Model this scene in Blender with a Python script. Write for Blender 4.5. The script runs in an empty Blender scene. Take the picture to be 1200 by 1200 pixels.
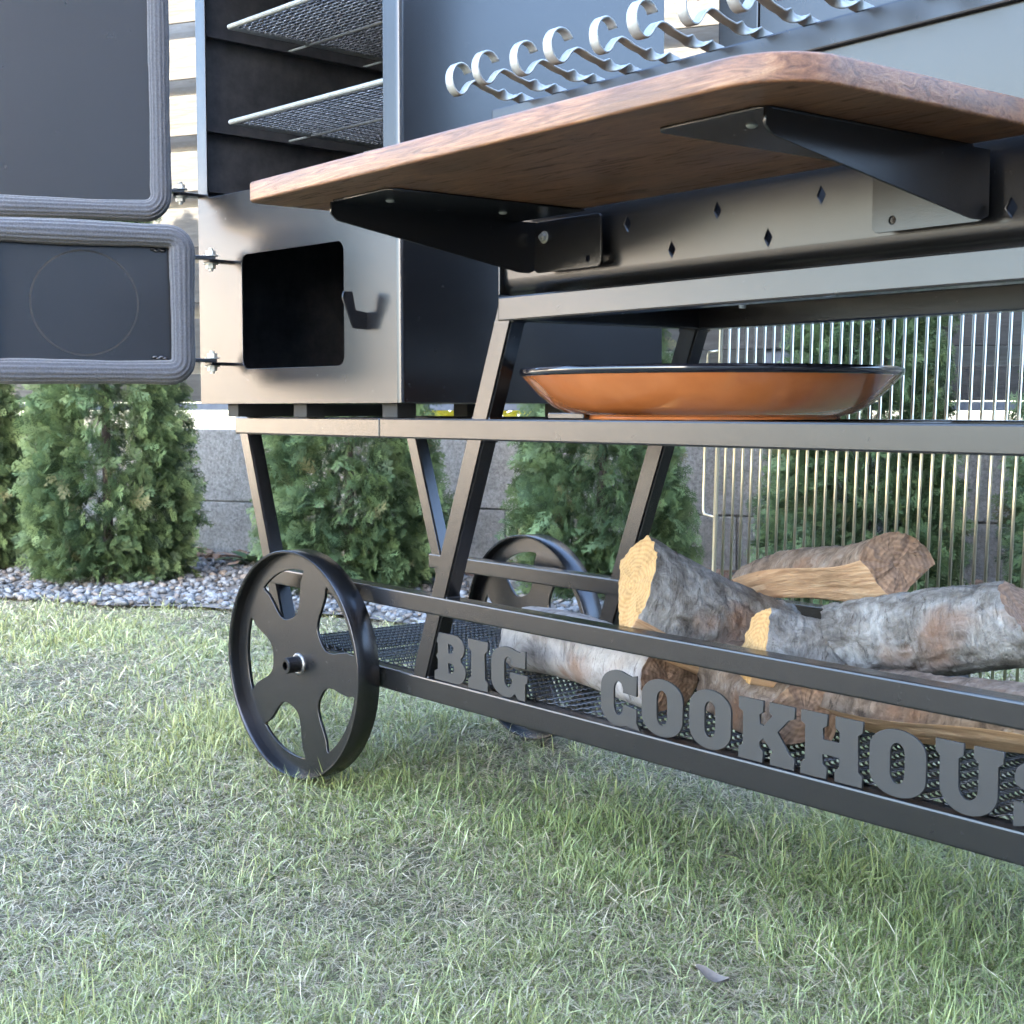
import bpy, bmesh, math, random
import numpy as np
from mathutils import Vector, Matrix
random.seed(7); rng = np.random.default_rng(7)
R = math.radians
scene = bpy.context.scene
COL = scene.collection

# ------------------------------------------------------------------ camera
F_PX, HOR, VPX = 1680.0, 479.0, -720.0
CAM_H = 0.835
pitch = math.atan2(600 - HOR, F_PX)
yaw = math.atan2(600 - VPX, math.hypot(F_PX, 600 - HOR))
Fh = Vector((-math.cos(yaw), math.sin(yaw), 0)); Rt = Vector((math.sin(yaw), math.cos(yaw), 0))
Fw = Fh * math.cos(pitch) - Vector((0, 0, 1)) * math.sin(pitch)
Up = Fh * math.sin(pitch) + Vector((0, 0, 1)) * math.cos(pitch)
cam_d = bpy.data.cameras.new('camera'); cam = bpy.data.objects.new('camera', cam_d); COL.objects.link(cam)
cam_d.sensor_width = 36; cam_d.lens = 36 * F_PX / 1200; cam_d.clip_start = 0.05; cam_d.clip_end = 500
m = Matrix((Rt, Up, -Fw)).transposed().to_4x4(); m.translation = Vector((0, 0, CAM_H)); cam.matrix_world = m
cam_d.dof.use_dof = True; cam_d.dof.focus_distance = 2.75; cam_d.dof.aperture_fstop = 16.0
scene.camera = cam

# ------------------------------------------------------------------ light
SUN_EL = 25.0; SH = Vector((0.75, -0.66, 0)).normalized(); SQ = Vector((-SH.y, SH.x, 0))   # sun stands behind and right of the camera
wd = bpy.data.worlds.new('World'); scene.world = wd; wd.use_nodes = True
nt = wd.node_tree; bg = nt.nodes['Background']
sky = nt.nodes.new('ShaderNodeTexSky'); sky.sky_type = 'NISHITA'; sky.sun_disc = False
sky.sun_elevation = R(SUN_EL); sky.sun_rotation = math.atan2(SH.x, SH.y); sky.altitude = 100; sky.air_density = 1.0; sky.dust_density = 1.1; sky.ozone_density = 1.6
nt.links.new(sky.outputs[0], bg.inputs[0]); bg.inputs[1].default_value = 0.15
sd = bpy.data.lights.new('sun', 'SUN'); sun = bpy.data.objects.new('sun', sd); COL.objects.link(sun)
sd.energy = 3.15; sd.angle = R(0.6); sd.color = (1.0, 0.90, 0.76)
ldir = -(SH * math.cos(R(SUN_EL)) + Vector((0, 0, math.sin(R(SUN_EL)))))
sun.rotation_euler = ldir.to_track_quat('-Z', 'Y').to_euler(); sun.location = (10, -9, 9)
vs = scene.view_settings; vs.view_transform = 'Standard'; vs.look = 'None'; vs.gamma = 1; vs.use_curve_mapping = False
vs.exposure = 3.95
cy = scene.cycles; cy.use_denoising = True; cy.max_bounces = 5; cy.diffuse_bounces = 3; cy.glossy_bounces = 3; cy.transmission_bounces = 2; cy.adaptive_threshold = 0.02; cy.caustics_reflective = False; cy.caustics_refractive = False

# ------------------------------------------------------------------ materials
def mat(name, build):
    m_ = bpy.data.materials.new(name); m_.use_nodes = True
    n = m_.node_tree.nodes; l = m_.node_tree.links; b = n['Principled BSDF']
    build(n, l, b); return m_
def N(n, t, **k):
    x = n.new(t)
    for a, v in k.items():
        if a.startswith('i_'): x.inputs[a[2:].replace('_', ' ')].default_value = v
        else: setattr(x, a, v)
    return x
def coords(n, l, kind='Object', scale=(1, 1, 1)):
    t = N(n, 'ShaderNodeTexCoord'); mp = N(n, 'ShaderNodeMapping'); mp.inputs['Scale'].default_value = scale
    l.new(t.outputs[kind], mp.inputs['Vector']); return mp.outputs[0]
def noise(n, l, vec, scale, detail=4, rough=0.55, dist=0.0):
    x = N(n, 'ShaderNodeTexNoise'); x.inputs['Scale'].default_value = scale; x.inputs['Detail'].default_value = detail
    x.inputs['Roughness'].default_value = rough; x.inputs['Distortion'].default_value = dist
    if vec is not None: l.new(vec, x.inputs['Vector'])
    return x.outputs['Fac']
def ramp(n, l, fac, stops, interp='LINEAR'):
    x = N(n, 'ShaderNodeValToRGB'); e = x.color_ramp.elements; x.color_ramp.interpolation = interp
    while len(e) < len(stops): e.new(0.5)
    for i, (p, c) in enumerate(stops):
        e[i].position = p; e[i].color = (*c, 1) if len(c) == 3 else c
    l.new(fac, x.inputs[0]); return x.outputs[0]
def bump(n, l, b, h, strength, dist=0.002, prev=None):
    x = N(n, 'ShaderNodeBump'); x.inputs['Strength'].default_value = strength; x.inputs['Distance'].default_value = dist
    l.new(h, x.inputs['Height'])
    if prev is not None: l.new(prev, x.inputs['Normal'])
    l.new(x.outputs[0], b.inputs['Normal']); return x.outputs[0]
def mix(n, l, fac, a, b_, mode='MIX'):
    x = N(n, 'ShaderNodeMix', data_type='RGBA', blend_type=mode)
    for s, v in ((x.inputs[0], fac), (x.inputs[6], a), (x.inputs[7], b_)):
        if hasattr(v, 'links'): l.new(v, s)
        elif isinstance(v, tuple): s.default_value = (*v, 1)
        else: s.default_value = v
    return x.outputs[2]
M = {}
def paint(base, rough, grain=1.0, scale=700, metal=0.9):
    def f(n, l, b):
        v = coords(n, l)
        big = noise(n, l, v, 3.5, 5, 0.6); fine = noise(n, l, v, scale, 2, 0.5)
        sm = noise(n, l, v, 30, 6, 0.7)
        c = ramp(n, l, big, [(0.3, tuple(x * 0.97 for x in base)), (0.7, tuple(min(1, x * 1.04) for x in base))])
        dust = ramp(n, l, sm, [(0.62, (0, 0, 0)), (0.85, (0.07, 0.07, 0.07))])
        c = mix(n, l, dust, c, (0.085, 0.082, 0.08))
        l.new(c, b.inputs['Base Color'])
        rr = ramp(n, l, sm, [(0.3, (rough * 0.985,) * 3), (0.75, (rough * 1.02,) * 3)]); l.new(rr, b.inputs['Roughness'])
        b.inputs['Metallic'].default_value = metal
        bump(n, l, b, fine, 0.17 * grain, 0.0005)
    return f
M['paint'] = mat('dark oiled steel', paint((0.062, 0.061, 0.064), 0.27))
M['paint_sheet'] = mat('dark oiled sheet steel', paint((0.064, 0.063, 0.067), 0.27, 0.18, 900))
M['paint_tex'] = mat('textured black letter paint', paint((0.050, 0.050, 0.051), 0.46, 2.2, 420, 0.6))
def f(n, l, b):
    b.inputs['Metallic'].default_value = 0.7; b.inputs['Roughness'].default_value = 0.42
    v = coords(n, l); s = noise(n, l, v, 14, 6, 0.7)
    l.new(ramp(n, l, s, [(0.35, (0.060, 0.062, 0.072)), (0.75, (0.120, 0.120, 0.130))]), b.inputs['Base Color'])
M['soot'] = mat('soot blackened steel', f)
def f(n, l, b):
    b.inputs['Metallic'].default_value = 0.55
    v = coords(n, l); s = noise(n, l, v, 90, 5, 0.65)
    l.new(ramp(n, l, s, [(0.3, (0.30, 0.31, 0.295)), (0.7, (0.44, 0.45, 0.43))]), b.inputs['Base Color'])
    l.new(ramp(n, l, s, [(0.3, (0.38,) * 3), (0.8, (0.55,) * 3)]), b.inputs['Roughness'])
    bump(n, l, b, s, 0.25, 0.001)
M['galv'] = mat('galvanised steel', f)
def f(n, l, b):
    b.inputs['Metallic'].default_value = 1; b.inputs['Roughness'].default_value = 0.3; b.inputs['Base Color'].default_value = (0.74, 0.67, 0.52, 1)
    v = coords(n, l); s = noise(n, l, v, 60, 4); bump(n, l, b, s, 0.1, 0.001)
M['steel'] = mat('bright stainless steel', f)
def f(n, l, b):
    v = coords(n, l); s = noise(n, l, v, 9, 5); g = noise(n, l, v, 160, 3)
    l.new(ramp(n, l, s, [(0.3, (0.40, 0.120, 0.034)), (0.7, (0.52, 0.170, 0.055))]), b.inputs['Base Color'])
    b.inputs['Roughness'].default_value = 0.24; b.inputs['Coat Weight'].default_value = 0.7; b.inputs['Coat Roughness'].default_value = 0.05
    bump(n, l, b, g, 0.03, 0.001)
M['orange'] = mat('orange enamel', f)
def f(n, l, b):
    b.inputs['Base Color'].default_value = (0.012, 0.012, 0.018, 1); b.inputs['Roughness'].default_value = 0.12; b.inputs['Coat Weight'].default_value = 0.5
M['enamel'] = mat('black enamel', f)
def wood_board(n, l, b):
    v = coords(n, l, scale=(1.1, 7, 16)); w = noise(n, l, v, 5, 9, 0.68, 2.6); g = noise(n, l, coords(n, l, scale=(2.5, 70, 110)), 7, 5, 0.75); k = noise(n, l, coords(n, l, scale=(1, 2.2, 4)), 4, 3, 0.5, 1.0)
    c = ramp(n, l, w, [(0.32, (0.06, 0.021, 0.008)), (0.44, (0.165, 0.062, 0.025)), (0.55, (0.25, 0.108, 0.047)), (0.68, (0.37, 0.19, 0.092))])
    c = mix(n, l, ramp(n, l, k, [(0.35, (0.55,) * 3), (0.5, (0, 0, 0))]), c, (0.10, 0.045, 0.022))
    c = mix(n, l, ramp(n, l, g, [(0.52, (0, 0, 0)), (0.68, (0.75,) * 3)]), c, (0.06, 0.026, 0.013))
    l.new(c, b.inputs['Base Color']); b.inputs['Roughness'].default_value = 0.45; b.inputs['Coat Weight'].default_value = 0.28
    l.new(ramp(n, l, w, [(0.3, (0.22,) * 3), (0.7, (0.40,) * 3)]), b.inputs['Coat Roughness'])
    p = bump(n, l, b, g, 0.5, 0.0015); bump(n, l, b, w, 0.35, 0.004, p)
M['board'] = mat('stained hardwood', wood_board)
def f(n, l, b):
    v = coords(n, l); s = noise(n, l, v, 260, 4, 0.7); g = noise(n, l, v, 40, 4)
    l.new(ramp(n, l, s, [(0.3, (0.026, 0.028, 0.035)), (0.7, (0.078, 0.082, 0.096))]), b.inputs['Base Color'])
    b.inputs['Roughness'].default_value = 0.85; b.inputs['Sheen Weight'].default_value = 0.4
    bump(n, l, b, s, 0.8, 0.002)
M['rope'] = mat('braided glass fibre rope', f)
def bark(cols, sc=9):
    def f(n, l, b):
        v = coords(n, l, scale=(1, 1, 1)); s = noise(n, l, v, sc, 8, 0.68, 0.6); t = noise(n, l, coords(n, l, scale=(4, 1, 1)), 30, 6, 0.75, 0.8); k = noise(n, l, v, 5, 3)
        c = ramp(n, l, s, [(0.28, cols[0]), (0.42, cols[1]), (0.55, cols[2]), (0.72, cols[3])])
        c = mix(n, l, ramp(n, l, t, [(0.56, (0, 0, 0)), (0.66, (0.8,) * 3)]), c, cols[0])
        c = mix(n, l, ramp(n, l, k, [(0.57, (0, 0, 0)), (0.66, (0.75,) * 3)]), c, (0.24, 0.125, 0.07))
        l.new(c, b.inputs['Base Color']); b.inputs['Roughness'].default_value = 0.88
        p = bump(n, l, b, t, 1.0, 0.010); bump(n, l, b, s, 0.9, 0.010, p)
    return f
M['bark_birch'] = mat('pale birch bark', bark([(0.05, 0.04, 0.038), (0.34, 0.30, 0.28), (0.50, 0.46, 0.44), (0.62, 0.58, 0.56)], 11))
M['bark_grey'] = mat('grey bark', bark([(0.045, 0.034, 0.026), (0.17, 0.15, 0.13), (0.31, 0.29, 0.265), (0.50, 0.48, 0.45)], 22))
M['bark_brown'] = mat('brown flaking bark', bark([(0.04, 0.026, 0.018), (0.17, 0.115, 0.08), (0.29, 0.21, 0.155), (0.46, 0.40, 0.35)], 22))
def splitw(a, b2, c3):
    def f(n, l, b):
        v = coords(n, l, scale=(1.2, 22, 22)); s = noise(n, l, v, 5, 7, 0.65, 0.5); t = noise(n, l, coords(n, l), 16, 5, 0.7); cr = noise(n, l, coords(n, l, scale=(2, 45, 45)), 4, 3, 0.8)
        c = ramp(n, l, s, [(0.3, a), (0.5, b2), (0.7, c3)])
        c = mix(n, l, ramp(n, l, t, [(0.5, (0, 0, 0)), (0.75, (0.6,) * 3)]), c, (0.28, 0.15, 0.09))
        c = mix(n, l, ramp(n, l, cr, [(0.66, (0, 0, 0)), (0.74, (0.8,) * 3)]), c, (0.08, 0.04, 0.02))
        l.new(c, b.inputs['Base Color']); b.inputs['Roughness'].default_value = 0.8
        bump(n, l, b, s, 0.8, 0.006)
    return f
M['split'] = mat('split firewood', splitw((0.26, 0.14, 0.07), (0.44, 0.27, 0.15), (0.58, 0.41, 0.26)))
def endg(a, b2):
    def f(n, l, b):
        w = N(n, 'ShaderNodeTexWave', wave_type='RINGS', rings_direction='X'); w.inputs['Scale'].default_value = 38; w.inputs['Distortion'].default_value = 3.5; w.inputs['Detail'].default_value = 4
        l.new(coords(n, l), w.inputs['Vector'])
        t = noise(n, l, coords(n, l), 40, 6, 0.75); cr = noise(n, l, coords(n, l, scale=(1, 9, 30)), 7, 3, 0.8)
        c = mix(n, l, 0.45, ramp(n, l, t, [(0.3, a), (0.7, b2)]), ramp(n, l, w.outputs['Fac'], [(0, a), (1, b2)]))
        c = mix(n, l, ramp(n, l, cr, [(0.66, (0, 0, 0)), (0.72, (0.85,) * 3)]), c, tuple(x * 0.15 for x in a))
        l.new(c, b.inputs['Base Color']); b.inputs['Roughness'].default_value = 0.85
        bump(n, l, b, t, 0.9, 0.004)
    return f
M['end_yellow'] = mat('fresh yellow end grain', endg((0.28, 0.155, 0.055), (0.46, 0.29, 0.12)))
M['end_brown'] = mat('brown end grain', endg((0.16, 0.09, 0.055), (0.33, 0.21, 0.135)))
def f(n, l, b):
    v = coords(n, l); a = noise(n, l, v, 1.3, 5, 0.6); c = noise(n, l, v, 42, 6, 0.75)
    col = ramp(n, l, c, [(0.3, (0.075, 0.056, 0.036)), (0.55, (0.21, 0.168, 0.115)), (0.8, (0.36, 0.30, 0.22))])
    col = mix(n, l, ramp(n, l, a, [(0.4, (0, 0, 0)), (0.65, (0.7,) * 3)]), col, (0.085, 0.105, 0.045))
    l.new(col, b.inputs['Base Color']); b.inputs['Roughness'].default_value = 0.95
    bump(n, l, b, c, 1.0, 0.02)
M['soil'] = mat('thin soil and thatch', f)
def f(n, l, b):
    v = coords(n, l); c = noise(n, l, v, 30, 6, 0.7)
    l.new(ramp(n, l, c, [(0.3, (0.07, 0.055, 0.045)), (0.7, (0.30, 0.27, 0.24))]), b.inputs['Base Color']); b.inputs['Roughness'].default_value = 0.95
    bump(n, l, b, c, 1.0, 0.02)
M['bed'] = mat('gravel bed soil', f)
def leafmat(attr, transl):
    def f(n, l, b):
        at = N(n, 'ShaderNodeAttribute', attribute_name=attr); l.new(at.outputs['Color'], b.inputs['Base Color']); b.inputs['Roughness'].default_value = 0.6
        b.inputs['Specular IOR Level'].default_value = 0.35
        tr = N(n, 'ShaderNodeBsdfTranslucent'); l.new(at.outputs['Color'], tr.inputs[0])
        mx = N(n, 'ShaderNodeMixShader'); mx.inputs[0].default_value = transl
        out = n['Material Output']; l.new(b.outputs[0], mx.inputs[1]); l.new(tr.outputs[0], mx.inputs[2]); l.new(mx.outputs[0], out.inputs[0])
    return f
M['leaf'] = mat('leaf colours', leafmat('col', 0.25))
def f(n, l, b):
    at = N(n, 'ShaderNodeAttribute', attribute_name='col'); l.new(at.outputs['Color'], b.inputs['Base Color']); b.inputs['Roughness'].default_value = 0.7
    bump(n, l, b, noise(n, l, coords(n, l), 120, 4), 0.4, 0.003)
M['pebble'] = mat('pebbles', f)
def f(n, l, b):
    v = coords(n, l); a = noise(n, l, v, 75, 6, 0.8); c = noise(n, l, v, 3, 4, 0.6)
    col = ramp(n, l, a, [(0.32, (0.11, 0.102, 0.09)), (0.5, (0.29, 0.275, 0.245)), (0.68, (0.45, 0.43, 0.39))])
    col = mix(n, l, ramp(n, l, c, [(0.5, (0, 0, 0)), (0.8, (0.5,) * 3)]), col, (0.15, 0.14, 0.11))
    l.new(col, b.inputs['Base Color']); b.inputs['Roughness'].default_value = 0.95; bump(n, l, b, a, 1.0, 0.012)
M['concrete'] = mat('rough concrete block', f)
def f(n, l, b):
    v = coords(n, l, scale=(1.0, 12, 9)); s = noise(n, l, v, 4, 7, 0.6, 1.5); oi = N(n, 'ShaderNodeObjectInfo')
    col = ramp(n, l, s, [(0.3, (0.026, 0.024, 0.020)), (0.5, (0.054, 0.051, 0.044)), (0.72, (0.078, 0.074, 0.066))])
    col = mix(n, l, ramp(n, l, oi.outputs['Random'], [(0, (0, 0, 0)), (1, (0.3,) * 3)]), col, (0.065, 0.06, 0.052))
    l.new(col, b.inputs['Base Color']); b.inputs['Roughness'].default_value = 0.85; bump(n, l, b, s, 0.6, 0.006)
M['plank'] = mat('pale weathered plank', f)
def f(n, l, b):
    v = coords(n, l, scale=(1.0, 12, 9)); s = noise(n, l, v, 4, 7, 0.6, 1.5)
    l.new(ramp(n, l, s, [(0.3, (0.26, 0.245, 0.21)), (0.7, (0.40, 0.38, 0.34))]), b.inputs['Base Color']); b.inputs['Roughness'].default_value = 0.85
M['plank_back_lift'] = mat('back plank lightened for shade', f)  # lighter copy of the plank wood, lifting the shaded back row by colour
def f(n, l, b):
    v = coords(n, l); s = noise(n, l, v, 25, 5)
    l.new(ramp(n, l, s, [(0.3, (0.10, 0.115, 0.14)), (0.7, (0.15, 0.165, 0.19))]), b.inputs['Base Color']); b.inputs['Roughness'].default_value = 0.6
M['fence_metal'] = mat('blue grey painted post', f)
def f(n, l, b):
    v = coords(n, l, scale=(8, 8, 1)); s = noise(n, l, v, 6, 6)
    l.new(ramp(n, l, s, [(0.3, (0.025, 0.018, 0.013)), (0.7, (0.06, 0.045, 0.033))]), b.inputs['Base Color']); b.inputs['Roughness'].default_value = 0.9; bump(n, l, b, s, 0.8, 0.01)
M['trunk'] = mat('shrub stem bark', f)
def f(n, l, b):
    v = coords(n, l); s = noise(n, l, v, 8, 5)
    l.new(ramp(n, l, s, [(0.3, (0.34, 0.35, 0.37)), (0.7, (0.42, 0.43, 0.45))]), b.inputs['Base Color']); b.inputs['Roughness'].default_value = 0.9
M['render'] = mat('plaster render', f)
def f(n, l, b):
    v = coords(n, l); s = noise(n, l, v, 8, 5)
    l.new(ramp(n, l, s, [(0.3, (0.16, 0.06, 0.04)), (0.7, (0.24, 0.09, 0.06))]), b.inputs['Base Color']); b.inputs['Roughness'].default_value = 0.8
M['tile'] = mat('roof tile', f)

def f(n, l, b):
    v = coords(n, l); s = noise(n, l, v, 5, 5)
    l.new(ramp(n, l, s, [(0.3, (0.74, 0.65, 0.53)), (0.7, (0.82, 0.73, 0.61))]), b.inputs['Base Color']); b.inputs['Roughness'].default_value = 0.9
M['cream'] = mat('cream plaster', f)
def f(n, l, b): b.inputs['Base Color'].default_value = (0.012, 0.012, 0.013, 1); b.inputs['Roughness'].default_value = 0.7
M['rubber'] = mat('black rubber', f)
def f(n, l, b): b.inputs['Base Color'].default_value = (0.75, 0.75, 0.73, 1); b.inputs['Roughness'].default_value = 0.5
M['frame_white'] = mat('white window frame', f)
def f(n, l, b): b.inputs['Base Color'].default_value = (0.02, 0.025, 0.03, 1); b.inputs['Roughness'].default_value = 0.05
M['glass'] = mat('window glass', f)
def f(n, l, b):
    v = coords(n, l, scale=(8, 8, 1)); s = noise(n, l, v, 5, 5)
    l.new(ramp(n, l, s, [(0.3, (0.018, 0.015, 0.013)), (0.7, (0.035, 0.03, 0.026))]), b.inputs['Base Color']); b.inputs['Roughness'].default_value = 0.8
M['dark_board'] = mat('dark stained board', f)

# ------------------------------------------------------------------ helpers
def link(name, me, material=None, parent=None, loc=(0, 0, 0), rot=(0, 0, 0), smooth=False):
    if material is not None and len(me.materials) == 0:
        for k in (material if isinstance(material, (list, tuple)) else [material]): me.materials.append(M[k])
    o = bpy.data.objects.new(name, me); COL.objects.link(o); o.location = loc; o.rotation_euler = rot
    if parent is not None: o.parent = parent
    if smooth:
        me.polygons.foreach_set('use_smooth', [True] * len(me.polygons))
    return o
def tag(o, label=None, cat=None, group=None, kind=None):
    if label: o['label'] = label
    if cat: o['category'] = cat
    if group: o['group'] = group
    if kind: o['kind'] = kind
    return o
def thing(name, label, cat, loc=(0, 0, 0), rz=0, group=None):
    o = bpy.data.objects.new(name, None); COL.objects.link(o); o.location = loc; o.rotation_euler = (0, 0, rz); o.empty_display_size = 0.1
    return tag(o, label, cat, group)
def from_bm(bm, name):
    bmesh.ops.recalc_face_normals(bm, faces=bm.faces)
    me = bpy.data.meshes.new(name); bm.to_mesh(me); bm.free(); return me
def box_me(size, bev=0.003, name='box', seg=2):
    bm = bmesh.new(); bmesh.ops.create_cube(bm, size=1)
    bmesh.ops.scale(bm, vec=size, verts=bm.verts)
    if bev: bmesh.ops.bevel(bm, geom=list(bm.edges), offset=bev, segments=seg, affect='EDGES', profile=0.6)
    me = from_bm(bm, name)
    return me
def box(name, lo, hi, material, parent=None, bev=0.003, rot=(0, 0, 0)):
    lo = Vector(lo); hi = Vector(hi)
    return link(name, box_me(hi - lo, bev), material, parent, (lo + hi) / 2, rot)
def tube_box(name, p0, p1, w, h, material, parent, upv=(0, 1, 0), bev=0.003):
    """bar from p0 to p1; width w across, h along upv"""
    p0 = Vector(p0); p1 = Vector(p1); d = p1 - p0
    me = box_me((d.length, w, h), bev)
    x = d.normalized(); z = Vector(upv); z = (z - x * z.dot(x)).normalized(); y = z.cross(x)
    o = link(name, me, material, parent); mm = Matrix((x, y, z)).transposed().to_4x4(); mm.translation = (p0 + p1) / 2
    o.matrix_local = mm; return o
def arrays_mesh(name, V, F, n_per=None, cols=None, smooth=False):
    """V (n,3), F (m,k) numpy"""
    me = bpy.data.meshes.new(name); V = np.asarray(V, np.float32); F = np.asarray(F, np.int32); k = F.shape[1]
    me.vertices.add(len(V)); me.vertices.foreach_set('co', V.ravel())
    me.loops.add(F.size); me.loops.foreach_set('vertex_index', F.ravel())
    me.polygons.add(len(F)); me.polygons.foreach_set('loop_start', np.arange(0, F.size, k, dtype=np.int32))
    if smooth: me.polygons.foreach_set('use_smooth', np.ones(len(F), bool))
    if cols is not None:
        a = me.color_attributes.new('col', 'FLOAT_COLOR', 'POINT')
        a.data.foreach_set('color', np.concatenate([cols, np.ones((len(cols), 1))], 1).astype(np.float32).ravel())
    me.update(calc_edges=True); me.validate(); return me
def curve_me(splines, extrude, bevel=0.0, bevel_res=1):
    """2-D filled outline(s) with holes in XY, extruded +-extrude along Z"""
    cu = bpy.data.curves.new('c', 'CURVE'); cu.dimensions = '2D'; cu.fill_mode = 'BOTH'; cu.extrude = extrude; cu.bevel_depth = bevel; cu.bevel_resolution = bevel_res
    for pts in splines:
        s = cu.splines.new('POLY'); s.points.add(len(pts) - 1); s.use_cyclic_u = True
        for i, p in enumerate(pts): s.points[i].co = (p[0], p[1], 0, 1)
    o = bpy.data.objects.new('tmp', cu); COL.objects.link(o)
    dg = bpy.context.evaluated_depsgraph_get(); dg.update()
    me = bpy.data.meshes.new_from_object(o.evaluated_get(dg)); bpy.data.objects.remove(o); bpy.data.curves.remove(cu)
    me.materials.clear(); return me
def upright(me):
    """XY outline -> XZ plane, extrusion along Y"""
    me.transform(Matrix(((1, 0, 0, 0), (0, 0, -1, 0), (0, 1, 0, 0), (0, 0, 0, 1)))); return me
def arc(cx, cy, r, a0, a1, n=8, ry=None):
    ry = r if ry is None else ry
    return [(cx + r * math.cos(R(a0 + (a1 - a0) * i / n)), cy + ry * math.sin(R(a0 + (a1 - a0) * i / n))) for i in range(n + 1)]
def rrect(x0, y0, x1, y1, r, n=6):
    rs = r if isinstance(r, (list, tuple)) else [r] * 4   # bl, br, tr, tl
    return (arc(x0 + rs[0], y0 + rs[0], rs[0], 180, 270, n) + arc(x1 - rs[1], y0 + rs[1], rs[1], 270, 360, n)
            + arc(x1 - rs[2], y1 - rs[2], rs[2], 0, 90, n) + arc(x0 + rs[3], y1 - rs[3], rs[3], 90, 180, n))
def sweep(path, section, closed=False, frames=None, cap=True):
    """path list of Vector; section list of (a,b) or function(i); frames list of (A,B) vectors"""
    bm = bmesh.new(); rings = []
    for i, p in enumerate(path):
        A, B = frames[i]; sec = section(i) if callable(section) else section
        rings.append([bm.verts.new(Vector(p) + A * a + B * b) for a, b in sec])
    k = len(rings[0]); n = len(rings)
    for i in range(n if closed else n - 1):
        r0, r1 = rings[i], rings[(i + 1) % n]
        for j in range(k): bm.faces.new((r0[j], r0[(j + 1) % k], r1[(j + 1) % k], r1[j]))
    if not closed and cap: bm.faces.new(rings[0]); bm.faces.new(rings[-1][::-1])
    return from_bm(bm, 'sweep')
def rod_me(p0, p1, r, k=8, bev=False):
    p0 = Vector(p0); p1 = Vector(p1); d = (p1 - p0).normalized(); A = d.orthogonal().normalized(); B = d.cross(A)
    sec = [(r * math.cos(2 * math.pi * j / k), r * math.sin(2 * math.pi * j / k)) for j in range(k)]
    return sweep([p0, p1], sec, frames=[(A, B)] * 2)
def rod(name, p0, p1, r, material, parent, k=10):
    o = link(name, rod_me(p0, p1, r, k), material, parent); return o
def lathe_me(prof, n=64):
    """prof list of (r,z) around Z"""
    bm = bmesh.new(); rings = []
    for r, z in prof:
        if r < 1e-6: rings.append([bm.verts.new((0, 0, z))] * n)
        else: rings.append([bm.verts.new((r * math.cos(2 * math.pi * j / n), r * math.sin(2 * math.pi * j / n), z)) for j in range(n)])
    for a, b_ in zip(rings[:-1], rings[1:]):
        for j in range(n):
            vs_ = []
            for v_ in (a[j], a[(j + 1) % n], b_[(j + 1) % n], b_[j]):
                if v_ not in vs_: vs_.append(v_)
            if len(vs_) >= 3: bm.faces.new(vs_)
    return from_bm(bm, 'lathe')
def strands_me(segs, w, t, name='mesh'):
    """segs (n,2,3) in a plane z=const -> thin box strands, 8 triangles each (no end caps)"""
    s = np.asarray(segs, float); p0, p1 = s[:, 0], s[:, 1]; d = p1 - p0; L = np.linalg.norm(d, axis=1, keepdims=True); d = d / L
    a = np.stack([-d[:, 1], d[:, 0], np.zeros(len(d))], 1) * w / 2; z = np.array([0, 0, t / 2])
    V = np.stack([p0 + a + z, p0 - a + z, p0 - a - z, p0 + a - z, p1 + a + z, p1 - a + z, p1 - a - z, p1 + a - z], 1).reshape(-1, 3)
    q = np.array([[0, 1, 5, 4], [1, 2, 6, 5], [2, 3, 7, 6], [3, 0, 4, 7]])
    Fc = (np.arange(len(s))[:, None, None] * 8 + q[None]).reshape(-1, 4)
    return arrays_mesh(name, V, Fc)
def expanded(x0, x1, y0, y1, cx, cy, w, t):
    """expanded-metal diamond lattice, long axis of the diamonds along X"""
    segs = []; nx = int(round((x1 - x0) / cx)); ny = int(round((y1 - y0) / cy)); cx = (x1 - x0) / nx; cy = (y1 - y0) / ny
    for j in range(ny):
        for i in range(nx):
            X = x0 + i * cx; Y = y0 + j * cy; mx, my = X + cx / 2, Y + cy / 2; tl = t * 0.9
            for a, b_ in (((X, my), (mx - cx * .12, Y)), ((mx - cx * .12, Y), (mx + cx * .12, Y)), ((mx + cx * .12, Y), (X + cx, my)),
                          ((X, my), (mx - cx * .12, Y + cy)), ((mx + cx * .12, Y + cy), (X + cx, my))):
                segs.append(((*a, -tl if a[1] == Y else tl), (*b_, -tl if b_[1] == Y else tl)))
    return strands_me(segs, w, t)
def bolt_me(r, h, washer=True):
    bm = bmesh.new()
    def cyl(r_, z0, z1, k):
        c = bmesh.ops.create_cone(bm, cap_ends=True, segments=k, radius1=r_, radius2=r_, depth=z1 - z0); bmesh.ops.translate(bm, verts=c['verts'], vec=(0, 0, (z0 + z1) / 2))
    if washer: cyl(r * 1.5, 0, h * 0.2, 16)
    cyl(r, h * 0.2, h, 6); cyl(r * 0.5, h, h * 1.5, 10)
    return from_bm(bm, 'bolt')
BOLT = bolt_me(0.006, 0.006); BOLT.materials.append(M['galv'])

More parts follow.
